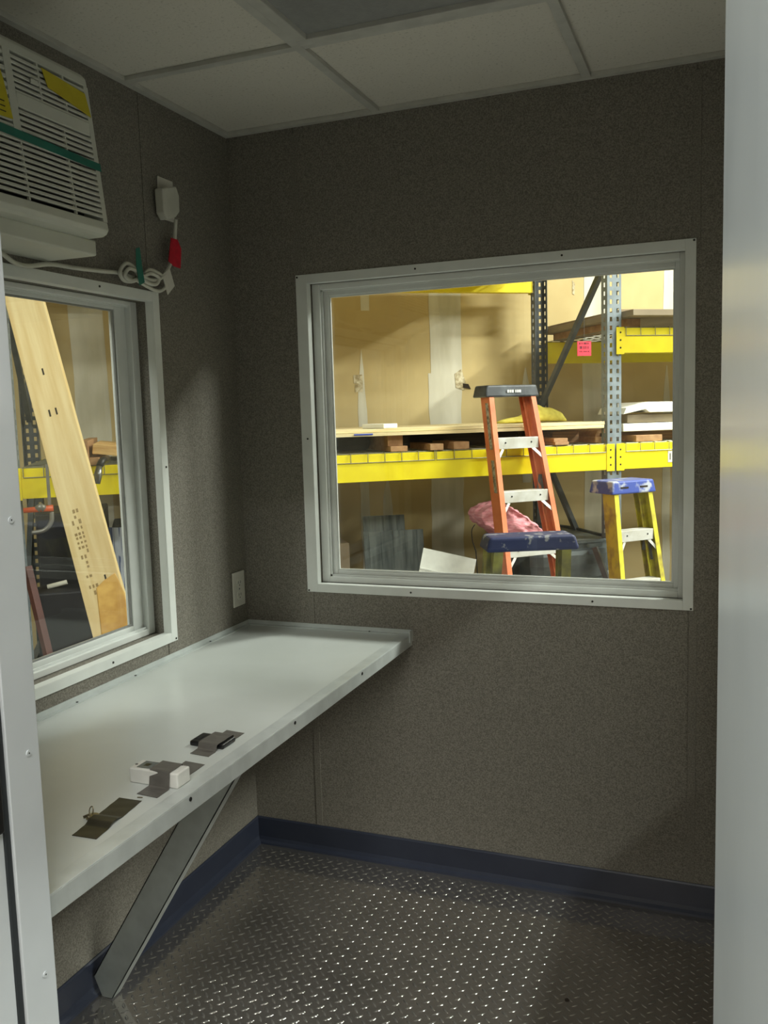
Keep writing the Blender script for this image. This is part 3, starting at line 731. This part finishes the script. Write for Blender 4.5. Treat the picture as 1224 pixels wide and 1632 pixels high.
# dark load beneath sheets
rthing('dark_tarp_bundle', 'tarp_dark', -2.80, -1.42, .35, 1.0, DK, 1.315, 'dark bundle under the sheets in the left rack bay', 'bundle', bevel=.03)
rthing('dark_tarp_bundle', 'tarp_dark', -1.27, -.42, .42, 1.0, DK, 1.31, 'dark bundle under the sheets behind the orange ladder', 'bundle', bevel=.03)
rthing('cardboard_sheet_stack', 'ply_dark', -.28, -.10, .25, 1.0, DK, 1.30, 'brown board stack under the sheets beside the front post', 'boards')
# plywood sheets
for k, (z0, th, a, b, m, lab) in enumerate(((1.321, .019, -2.35, -.062, 'plywood', 'lower thin plywood sheet on the rack blocks'),
                                            (1.342, .018, -2.42, -.05, 'plywood', 'upper plywood sheet with the yellow cloth on it'))):
    rthing('plywood_sheet', m, a, b, .0+.015*k, 1.05, z0-.0025, z0-.0025+th, lab, 'plywood', 'plywood sheets on the rack', rot=-.004*k, bevel=.001)
PTOP = 1.359
# blue mark of tape, white foam offcut, yellow cloth
t0, z0 = rk(564, 691, 0); t1, z1 = rk(594, 690, 0)
rthing('blue_tape_piece', 'blue_tape', t0, t1, -.006, -.001, 1.326, 1.334, 'torn blue tape piece on the plywood edge', 'tape', bevel=.0008)
rthing('foam_offcut', 'foam_white', -1.47, -1.36, .06, .24, PTOP, PTOP+.026, 'small white foam offcut lying on the plywood', 'foam', rot=.5, bevel=.003)
def blob(name, m, pts, label, cat, loc, rz, rows=10, thick=1.0):
    """lumpy cloth: pts = outline height profile along x: (x, half depth, height)"""
    mb = MB(); n = len(pts); K = 12; V = []; Fc = []
    for i, (x, d, h) in enumerate(pts):
        for k in range(K+1):
            a = PI*k/K; jx = random.uniform(-.006, .006); jz = 1+random.uniform(-.16, .16)
            V.append((x+jx, -math.cos(a)*d*(1+random.uniform(-.1, .1)), max(0, math.sin(a)**.8*h*jz)))
    for i in range(n-1):
        for k in range(K): Fc.append((i*(K+1)+k, i*(K+1)+k+1, (i+1)*(K+1)+k+1, (i+1)*(K+1)+k))
        Fc.append((i*(K+1), (i+1)*(K+1), (i+1)*(K+1)+K, i*(K+1)+K))
    Fc += [tuple(range(K+1)), tuple((n-1)*(K+1)+k for k in range(K+1))[::-1]]
    mb.add(V, Fc); o = build(mb, name, m, rel=False, smooth=True); o.location = loc; o.rotation_euler = (0, 0, rz)
    md = o.modifiers.new('s', 'SUBSURF'); md.levels = 1; md.render_levels = 1
    return tag(o, label, cat)
blob('yellow_cloth', 'cloth_yellow', [(-.235, .02, .010), (-.19, .07, .026), (-.13, .09, .040), (-.08, .10, .036), (-.03, .10, .066), (.0, .09, .104), (.03, .09, .116), (.06, .10, .098), (.09, .10, .092), (.13, .09, .088), (.18, .08, .066), (.21, .06, .045), (.228, .03, .018)],
     'crumpled yellow cloth on the plywood behind the orange ladder', 'cloth', RK(-.375, .35, PTOP), RZ)
# foam boards in the right bay
rthing('wood_runner', 'ply_dark', .12, 2.2, .25, .34, DK, 1.287, 'long brown runner under the white foam boards', 'wood runner')
rthing('foam_board', 'foam_white', .10, 2.3, .06, .36, 1.290, 1.338, 'lower white foam board at the right window edge', 'foam board', 'white foam boards', bevel=.003)
rthing('grey_board', 'board_grey', .14, 2.3, .08, .36, 1.341, 1.392, 'dull grey-green board between two white foam boards', 'board', bevel=.002)
fb = thing('foam_board', RK(.11, .04, 1.395), 'upper white foam board with a folded left corner', 'foam board', RZ, 'white foam boards')
mb = MB(); pr = [(0, .010), (.150, .036), (.155, .003)]
prof = [(-.02, 0), (.13, .028), (.16, .008), (2.2, .0), (2.2, .046), (.15, .072), (.0, .040)]
mb.hexa([(x, 0, z) for x, z in prof], [(x, .32, z) for x, z in prof]); build(mb, 'board', 'foam_white', fb, rel=False, bevel=.002)
# upper sheets in the right bay
rthing('wood_runner', 'pine_end', .12, .21, .05, 1.05, 1.917, 1.968, 'wood runner under the large grey board on the upper shelf', 'wood runner')
rthing('wood_runner', 'pine_end', 1.6, 1.69, .05, 1.05, 1.917, 1.968, 'wood runner hidden far along the upper shelf', 'wood runner')
rthing('grey_board', 'board_grey', .06, 2.5, -.12, 1.12, 1.969, 2.005, 'large grey board on the upper rack shelf', 'board', bevel=.002)
rthing('grey_board', 'cardboard', .11, 2.5, .10, 1.14, 2.006, 2.03, 'brown sheet on top of the large grey board', 'board', bevel=.002)
rthing('plywood_sheet', 'plywood', -2.9, -.2, .02, 1.05, 2.41, 2.50, 'thick plywood pack on the top left shelf', 'plywood', bevel=.002)

# ---- behind and under the rack
def leaning(name, m, px, o, label, cat, th=.006, group=None, ribs=None, ribm=None, lean=.05):
    """sheet whose seen corners are px, standing about o behind the rack front, leaning back"""
    P = []
    for x, y in px:
        t, z = rk(x, y, o); P.append((t, z))
    zlow = min(p_[1] for p_ in P)
    t = thing(name, RK(P[0][0], o, GZ), label, cat, RZ, group)
    def L_(tt, z, k=0): return (tt-P[0][0], (z-zlow)*lean+k, z-GZ)
    mb = MB().prism([L_(a, z) for a, z in P], 0, (0, th, 0)); build(mb, 'sheet', m, t, rel=False)
    return t, P, L_
# grey metal panels
zf = lambda o, y: 0
def panel_px(x0, y0, x1, y1):   # corners extended down to the floor
    return [(x0, y0), (x1, y1)]
def stand_panel(name, m, x0, y0, x1, y1, o, label, nrib, group, lean=.12):
    (ta, za), (tb, zb_) = rk(x0, y0, o), rk(x1, y1, o)
    t = thing(name, RK(ta, o-lean*(za-GZ), GZ), label, 'panel', RZ, group)
    w = tb-ta; h0 = za-GZ; h1 = zb_-GZ
    build(MB().hexa([(0, 0, 0), (w, 0, 0), (w, .006, 0), (0, .006, 0)], [(0, h0*lean, h0), (w, h1*lean, h1), (w, h1*lean+.006, h1), (0, h0*lean+.006, h0)]), 'sheet', m, t, rel=False)
    for k in range(nrib):
        a = w*(k+.5)/nrib
        build(MB().hexa([(a-.006, -.003, .0), (a+.006, -.003, .0), (a+.006, .0, .0), (a-.006, .0, .0)], [(a-.006, h1*lean-.003, h1-.002), (a+.006, h1*lean-.003, h1-.002), (a+.006, h1*lean, h1-.002), (a-.006, h1*lean, h1-.002)]), 'rib', m, t, rel=False)
    return t
stand_panel('ribbed_metal_sheet', 'sheet_grey', 578, 823, 644, 820, .60, 'taller grey metal panel standing under the rack', 3, 'grey panels under the rack')
stand_panel('ribbed_metal_sheet', 'sheet_grey', 579, 848, 674, 843, .45, 'wider ribbed grey metal panel in front of the taller one', 5, 'grey panels under the rack')
# white sheet offcut, tilted
t = thing('white_metal_sheet', RK(-1.10, -.1, GZ), 'tilted white ribbed metal sheet left of the orange ladder', 'metal sheet', RZ)
C4 = [rk(x, y, -.1) for x, y in ((675, 873), (758, 891), (752, 915), (667, 912))]
a, b = Vector((C4[0][0], 0, C4[0][1])), Vector((C4[1][0], 0, C4[1][1])); dn = Vector((b.z-a.z, 0, -(b.x-a.x))); dn.normalize()
ln = (C4[0][1]-GZ)/abs(dn.z)*.86
a2, b2 = a+dn*ln, b+dn*ln
def WL(p_, k=0): return (p_.x+1.10, (p_.z-a.z)*-.0+k-.15*(a.z-p_.z), p_.z-GZ)
build(MB().prism([WL(a), WL(b), WL(b2), WL(a2)], 0, (0, .004, 0)), 'sheet', 'sheet_white', t, rel=False)
for f_ in (.115, .140, .165):
    p0 = a+dn*f_; p1 = a+(b-a)*.86+dn*f_
    build(MB().bar(Vector(WL(p0, -.003)), Vector(WL(p1, -.003)), .007, .008), 'rib', 'sheet_white', t, rel=False)
# galvanised tub
t = thing('galvanised_tub', RK(-.29, .33, GZ), 'dented galvanised square tub behind the orange ladder', 'tub', RZ)
def sq(r, z, k=4, n=32, sx=1, sy=1):
    o_ = []
    for i in range(n):
        a = 2*PI*i/n; c, s = math.cos(a), math.sin(a); q_ = (abs(c)**k+abs(s)**k)**(-1/k); o_.append((r*q_*c*sx, r*q_*s*sy, z))
    return o_
def lathe_sq(prof, k=4, sx=1, sy=1):
    mb = MB(); n = 32; V = []; Fc = []
    for r, z in prof: V += sq(r, z, k, n, sx, sy)
    for i in range(len(prof)-1):
        for j in range(n): Fc.append((i*n+j, i*n+(j+1) % n, (i+1)*n+(j+1) % n, (i+1)*n+j))
    Fc += [tuple(range(n))[::-1], tuple((len(prof)-1)*n+j for j in range(n))]
    return mb.add(V, Fc)
build(lathe_sq([(.225, 0), (.245, .30), (.252, .50), (.262, .52), (.262, .56), (.275, .575), (.30, .66), (.305, .72), (.300, .745), (.285, .755), (.29, .79), (.282, .79), (.275, .76), (.29, .70), (.26, .58), (.24, .30)], 6, 1.02, 1.30), 'body', 'galvanised', t, rel=False, smooth=False)
build(lathe_sq([(.292, .782), (.300, .790), (.300, .800), (.292, .806), (.284, .800), (.284, .79)], 6, 1.02, 1.30), 'rim', 'galvanised', t, rel=False, smooth=False)
build(lathe_sq([(.23, .29), (.23, .30)], 6, 1, 1.28), 'bottom', 'galv_inside', t, rel=False)
# pink insulation sticking out of the tub
P = [rk(x, y, .12) for x, y in ((751, 820), (758, 812), (775, 803), (790, 799), (805, 806), (822, 817), (840, 829), (852, 841), (858, 853), (850, 866), (800, 866), (774, 840), (758, 832))]
cx = sum(p_[0] for p_ in P)/len(P); zc = sum(p_[1] for p_ in P)/len(P)
pk = thing('insulation_batt', RK(cx, .12, zc-.1), 'crumpled pink fibreglass insulation sticking out of the tub', 'insulation', RZ)
V = []; Fc = []; n = len(P); lay = [(-.11, .80), (-.15, 1.0), (0, 1.04), (.10, 1.0), (.14, .8)]
for oo, k in lay:
    for x, z in P: V.append(((x-cx)*k+random.uniform(-.006, .006), oo+random.uniform(-.015, .015), (z-zc)*k+.1+random.uniform(-.006, .006)))
for i in range(len(lay)-1):
    for j in range(n): Fc.append((i*n+j, i*n+(j+1) % n, (i+1)*n+(j+1) % n, (i+1)*n+j))
V += [(0, -.16, .1), (0, .15, .1)]; c0 = len(V)-2
for j in range(n): Fc += [(c0, (j+1) % n, j), (c0+1, (len(lay)-1)*n+j, (len(lay)-1)*n+(j+1) % n)]
o = build(MB().add(V, Fc), 'fleece', 'pink_wool', pk, rel=False, smooth=True)
md = o.modifiers.new('s', 'SUBSURF'); md.levels = 3; md.render_levels = 3
tx = bpy.data.textures.new('wool_lumps', 'CLOUDS'); tx.noise_scale = .035; tx.noise_depth = 3
md = o.modifiers.new('d', 'DISPLACE'); md.texture = tx; md.strength = .035; md.texture_coords = 'LOCAL'
# dangling wire
wp = [rk(x, y, -.09) for x, y in ((757, 836), (752, 845), (753, 862), (757, 875), (760, 900))]
wv = [RK(a, -.09, b) for a, b in wp]+[RK(wp[-1][0]+.02, -.11, GZ+.004)]
tag(build(MB().tube(spline(wv, 6), .003, 6), 'thin_wire', 'black_plastic', smooth=True), 'thin dark wire hanging beside the pink insulation', 'wire')
# grey bar right of tub
a = RK(rk(948, 872, -.10)[0], -.10, rk(948, 872, -.10)[1]); b = RK(rk(963, 912, -.14)[0], -.14, rk(963, 912, -.14)[1]); d = b-a; k = (GZ+.01-a.z)/d.z
tag(build(MB().bar(a, a+d*k, .03, .03), 'grey_bar', 'rack_dark'), 'short dark grey bar leaning between tub and yellow ladder', 'bar')
# crate added to darken the floor under the rack, left part; carton beside it
rthing('darkening_crate', 'crate_dark', -2.94, -2.40, .48, .95, GZ, .84, 'wide dark crate added to darken the floor under the left rack bay', 'crate', bevel=.01)
rthing('cardboard_carton', 'cardboard', -2.35, -1.55, .45, 1.0, GZ, .66, 'brown carton on the floor under the left rack bay', 'carton', bevel=.005)

# ================================================================== LADDERS
def ladder(name, loc, rz, Ht, nst, railm, capm, wtop, label, sp=.293, capd=.15, caph=.085, flip=False, capw=None, slots=False, lean=.25):
    L = thing(name, loc, label, 'ladder', rz, 'stepladders outside the booth')
    zt = Ht-caph*.5; flare = .043
    def fx(z): return wtop/2+(Ht-z)*flare
    def fy(z): return -(capd/2-.012)-(Ht-z)*lean
    def ry(z): return fy(z)+.070+.004+.045      # folded: rear rails lie behind the front ones
    def rail(s, front):
        D_ = .070 if front else .045; fl_ = .030; th = .004
        sec = [(0, 0), (-fl_, 0), (-fl_, th), (-th, th), (-th, D_-th), (-fl_, D_-th), (-fl_, D_), (0, D_)]
        def ring(z):
            x0 = fx(z)-(0 if front else .012); y0 = fy(z) if front else ry(z)-D_
            return [(s*(x0+a), y0+b, z) for a, b in sec]
        a, b = ring(0), ring(zt)
        if s < 0: a = a[::-1]; b = b[::-1]
        r = build(MB().hexa(a, b), 'rail' if front else 'rear_rail', railm, L, rel=False)
        zz = .0
        build(MB().box(s*fx(0)-s*.036, s*fx(0)+s*.003, (fy(0) if front else ry(0)-D_)-.003, (fy(0)+D_ if front else ry(0))+.003, 0, .03), 'foot', 'black_plastic', r, rel=False, bevel=.003)
        if front:
            for k in range(nst):
                z = Ht-sp*(k+1)
                for dz in (.0, -.045): build(MB().disc((s*(fx(z+dz)-.013), fy(z+dz), z+dz-.02), .0045, (0, -1, 0), .002, 8), 'rivet', 'rivet', r, rel=False)
        return r
    rails = [rail(s, True) for s in (-1, 1)]; [rail(s, False) for s in (-1, 1)]
    for k in range(nst):
        z = Ht-sp*(k+1); w = fx(z)-.030; y0 = fy(z)
        st = build(MB().box(-w, w, y0+.002, y0+.006, z-.062, z).box(-w, w, y0+.006, y0+.082, z-.004, z).box(-w, w, y0+.078, y0+.082, z-.03, z-.004), 'step', 'step_alu', L, rel=False, bevel=.001)
        for s in (-1, 1):
            build(MB().disc((s*w*.64, y0+.002, z-.028), .005, (0, -1, 0), .002, 8), 'rivet', 'dark_screw', st, rel=False)
            build(MB().bar((s*w*.70, y0+.010, z-.055), (s*(fx(z-.11)-.022), fy(z-.11)+.006, z-.115), .016, .003, (0, 1, 0)), 'step_brace', 'step_alu', st, rel=False)
    # rear cross bars
    for z in (Ht*.15, Ht*.32):
        w = fx(z)-.016; build(MB().box(-w, w, ry(z)-.03, ry(z)-.012, z-.016, z+.016), 'rear_bar', 'step_alu', L, rel=False, bevel=.002)
    # spreaders
    zs = Ht*.60
    for s in (-1, 1):
        x = s*(fx(zs)-.034); m_ = (x, 0, zs-.06)
        build(MB().bar((x, fy(zs)+.05, zs), (x, fy(zs+.18)+.06, zs+.18), .004, .020).bar((x, fy(zs+.18)+.06, zs+.18), (x*.9, ry(zs+.05)-.02, zs+.05), .004, .020), 'spreader', 'rack_dark', L, rel=False)
    # cap
    cw = capw or wtop/2+.014; cd_ = capd/2
    b = [(-cw-.012, -cd_-.012, Ht-caph), (cw+.012, -cd_-.012, Ht-caph), (cw+.012, cd_+.012, Ht-caph), (-cw-.012, cd_+.012, Ht-caph)]
    tp = [(-cw, -cd_, Ht), (cw, -cd_, Ht), (cw, cd_, Ht), (-cw, cd_, Ht)]
    cp = build(MB().hexa(b, tp), 'cap', capm, L, rel=False, bevel=.010, seg=3)
    if slots:
        for s in (-1, 1): build(MB().box(s*.07-.028, s*.07+.028, -cd_-.0085, -cd_-.004, Ht-caph*.5-.006, Ht-caph*.5+.004), 'slot', 'hole_dark', cp, rel=False)
    return L, rails, cp, fx, fy
hd = math.atan2(-_f.x, _f.y)          # heading of the view: local -y faces the camera when rz = hd
# orange ladder
top = CAM + ray(806, 614)*5.10
OL = (top.x, top.y, GZ)
L, rails, cp, fx, fy = ladder('stepladder', OL, hd+math.radians(23), top.z-GZ, 5, 'ladder_orange', 'cap_black', .30,
       'tall orange stepladder with black cap in front of the rack', sp=.297, caph=.068, capd=.14)
Ht = top.z-GZ
for z0, z1 in ((Ht-.36, Ht-.10), (Ht-.60, Ht-.42)):
    V = []
    for z in (z0, z1):
        V.append([(-fx(z)-.001, fy(z)+.020, z), (-fx(z)-.001, fy(z)+.052, z), (-fx(z)+.001, fy(z)+.052, z), (-fx(z)+.001, fy(z)+.020, z)])
    build(MB().hexa(*V), 'worn_label', 'label_worn', rails[0], rel=False)
for k, (a, b) in enumerate(((-.040, -.028), (-.024, -.014), (-.011, .002), (.012, .020), (.024, .034), (.037, .050))):
    build(MB().box(a, b, -.0835, -.0795, Ht-.044, Ht-.028), 'print_mark', 'orange_text', cp, rel=False)
# yellow ladder by the post
top = CAM + ray(992, 764)*5.17
ladder('stepladder', (top.x, top.y, GZ), hd+math.radians(25), top.z-GZ, 3, 'ladder_yellow', 'cap_blue', .27,
       'yellow stepladder with paint-spattered blue cap beside the rack post', sp=.284, caph=.075, capd=.19, slots=True, lean=.17)
# nearest ladder seen from its back
top = CAM + ray(842, 851)*2.86
ladder('stepladder', (top.x, top.y, GZ), hd+math.radians(4)+PI, top.z-GZ, 3, 'ladder_faded', 'cap_navy', .268,
       'nearest stepladder with scuffed navy cap just outside the window', sp=.292, caph=.046, capd=.12, capw=.138)

# ================================================================== BEYOND THE SIDE WINDOW
# leaning 2x8 board: seen centre line, foot on the warehouse floor, resting on the rack beam
A = CAM + ray(110, 740)*4.14; B = CAM + ray(176, 985)*3.94
d = (A-B).normalized(); foot = B - d*((B.z-GZ)/d.z); tip = B + d*2.6
bd = thing('leaning_board', foot, 'long pale pine board leaning across the side window', 'board')
vw = (CAM-A).normalized(); wdir = d.cross(vw).normalized(); nrm = d.cross(wdir).normalized()
# turn a little so that its narrow edge shows
q_ = Matrix.Rotation(math.radians(-14), 3, d); wdir = q_ @ wdir; nrm = q_ @ nrm
Rm = Matrix((wdir, nrm, d)).transposed()
Lb = (tip-foot).length
bd.rotation_euler = Rm.to_euler()
k = .03
build(MB().box(-.090, .090, -.019, .019, .02, Lb), 'board', 'pine_board', bd, rel=False, bevel=.003)
for x, z in ((-.02, 1.86), (.012, 1.86), (.0, 2.08), (.03, 1.0)):
    for s in (-1,): build(MB().box(x-.004, x+.004, s*.0185, s*.0197, z-.018, z+.018), 'knot', 'hole_dark', bd, rel=False)
z = 1.36
while z > .95:       # stamped grade mark: rows of small worn characters running down the board
    h_ = random.uniform(.010, .022)
    for x in (-.046, -.030, -.014):
        if random.random() < (.75 if z > 1.12 else .35):
            a_ = random.uniform(.0035, .006)
            build(MB().box(x-a_, x+a_, -.0194, -.0188, z-h_, z), 'stamp_mark', 'stamp_ink', bd, rel=False)
    z -= h_+random.uniform(.006, .016)
# offcut leaning against it
a = CAM + ray(172, 915)*3.86; b = CAM + ray(182, 1000)*3.78; dd = (a-b).normalized(); ft = b - dd*((b.z-GZ)/dd.z)
oc = thing('plank_offcut', ft, 'short rough yellowish offcut leaning against the pale board', 'board')
vw2 = (CAM-a).normalized(); w2_ = dd.cross(vw2).normalized(); n2_ = dd.cross(w2_).normalized()
oc.rotation_euler = Matrix((w2_, n2_, dd)).transposed().to_euler()
ll = (a-ft).length
mb = MB().prism([(-.055, -.015, .01), (.06, -.015, .01), (.06, -.015, ll-.10), (.03, -.015, ll), (-.02, -.015, ll-.03), (-.055, -.015, ll-.06)], 0, (0, .03, 0))
build(mb, 'offcut', 'chip_offcut', oc, rel=False, bevel=.004)
# lumber ends on the rack shelf
GL = 'lumber ends on the left rack shelf'
rthing('lumber_end', 'pine', -3.15, -3.065, -.02, .9, 1.248+.038, 1.325, 'pale lumber end at the left of the shelf pile', 'lumber', GL)
rthing('lumber_end', 'pine_end', -3.055, -3.005, -.10, .9, DK+.038, DK+.122, 'upright reddish lumber end in the shelf pile', 'lumber', GL)
rthing('lumber_end', 'pine_end', -3.06, -2.955, -.11, .9, DK, DK+.037, 'flat reddish lumber end at the bottom of the shelf pile', 'lumber', GL)
rthing('lumber_end', 'pine', -2.990, -2.87, -.06, .8, DK+.048, DK+.098, 'pale lumber end at the right of the shelf pile', 'lumber', GL, roll=.12)
bpy.data.objects['lumber_end'].location.z = DK
t = thing('chrome_nozzle', RK(-2.945, -.22, DK-.06), 'shiny chrome fitting hanging at the shelf edge below the lumber', 'fitting', RZ)
build(MB().tube([(.03, .10, .09), (.01, 0, .085), (-.005, -.03, .06)], [.018, .018, .016], 10), 'handle', 'black_plastic', t, rel=False, smooth=True)
build(MB().tube([(-.005, -.03, .06), (-.012, -.04, .02), (-.018, -.045, -.025)], [.014, .020, .013], 12), 'spout', 'screw', t, rel=False, smooth=True)
# bar clamp hooked under the beam
t = thing('bar_clamp', RK(-3.26, -.10, .88), 'bar clamp with orange handle hanging below the left beam', 'clamp', RZ)
build(MB().tube([(-.07, 0, .135), (.07, 0, .14)], [.013, .016], 10), 'handle', 'clamp_orange', t, rel=False, smooth=True)
build(MB().tube([(-.005, 0, .135), (.012, 0, .15), (.03, 0, .135)], .02, 10), 'collar', 'clamp_grey', t, rel=False, smooth=True)
build(MB().tube(spline([(.06, .01, .12), (.055, .01, .07), (.02, .01, .03), (-.04, .01, .02)]), .011, 8), 'jaw', 'clamp_grey', t, rel=False, smooth=True)
build(MB().box(.045, .06, .01, .02, .12, .36), 'bar', 'clamp_grey', t, rel=False)
# striped moving blanket hanging under the shelf
mb = MB(); V = []; Fc = []; nx = 14; nz = 8
for j in range(nz+1):
    for i in range(nx+1):
        f = i/nx; g = j/nz; V.append((-.13+.26*f, .02*math.sin(f*17+g*3)+.05*g, 1.0-1.0*g*(.9+.1*math.sin(f*5))))
m_ = len(V); V += [(x, y+.012, z) for x, y, z in V]; r_ = nx+1
for j in range(nz):
    for i in range(nx):
        q0 = (j*r_+i, j*r_+i+1, (j+1)*r_+i+1, (j+1)*r_+i); Fc += [q0, tuple(m_+k for k in q0[::-1])]
for i in range(nx): Fc += [(i, m_+i, m_+i+1, i+1), (nz*r_+i, nz*r_+i+1, m_+nz*r_+i+1, m_+nz*r_+i)]
for j in range(nz): Fc += [(j*r_, (j+1)*r_, m_+(j+1)*r_, m_+j*r_), (j*r_+nx, m_+j*r_+nx, m_+(j+1)*r_+nx, (j+1)*r_+nx)]
mb.add(V, Fc); o = build(mb, 'striped_blanket', 'blanket', rel=False, smooth=True); o.location = RK(-2.84, .36, GZ); o.rotation_euler = (0, 0, RZ)
tag(o, 'grey and blue striped blanket draped under the left shelf', 'blanket')
# reddish bar and pale tube at the left
a = RK(rk(46, 915, -.25)[0], -.25, rk(46, 915, -.25)[1]); b = RK(rk(76, 1035, -.3)[0], -.32, rk(76, 1035, -.3)[1]); d = b-a; k = (GZ+.005-a.z)/d.z
tag(build(MB().bar(a-d*.1, a+d*k, .035, .03), 'red_steel_bar', 'red_steel'), 'rusty red bar leaning at the lower left of the side window', 'bar')
a = RK(rk(76, 939, .25)[0], .25, rk(76, 939, .25)[1]); b = RK(rk(107, 931, .25)[0], .25, rk(107, 931, .25)[1])
tag(build(MB().tube([a+Vector((0, 0, .012)), b+Vector((0, 0, .012))], .013, 10), 'pale_tube', 'foam_white', smooth=False), 'short pale tube lying on the dark crate stack under the rack', 'tube')
rthing('darkening_crate', 'crate_dark', -3.33, -3.0, .10, .40, GZ, .552, 'low added dark crate below the pale tube', 'crate', bevel=.01)  # dark crates added here to darken the lower left of the side window
rthing('darkening_crate', 'crate_dark', -3.34, -2.97, .44, .95, GZ, .94, 'tall dark crate added to darken the space behind the pale tube', 'crate', bevel=.01)
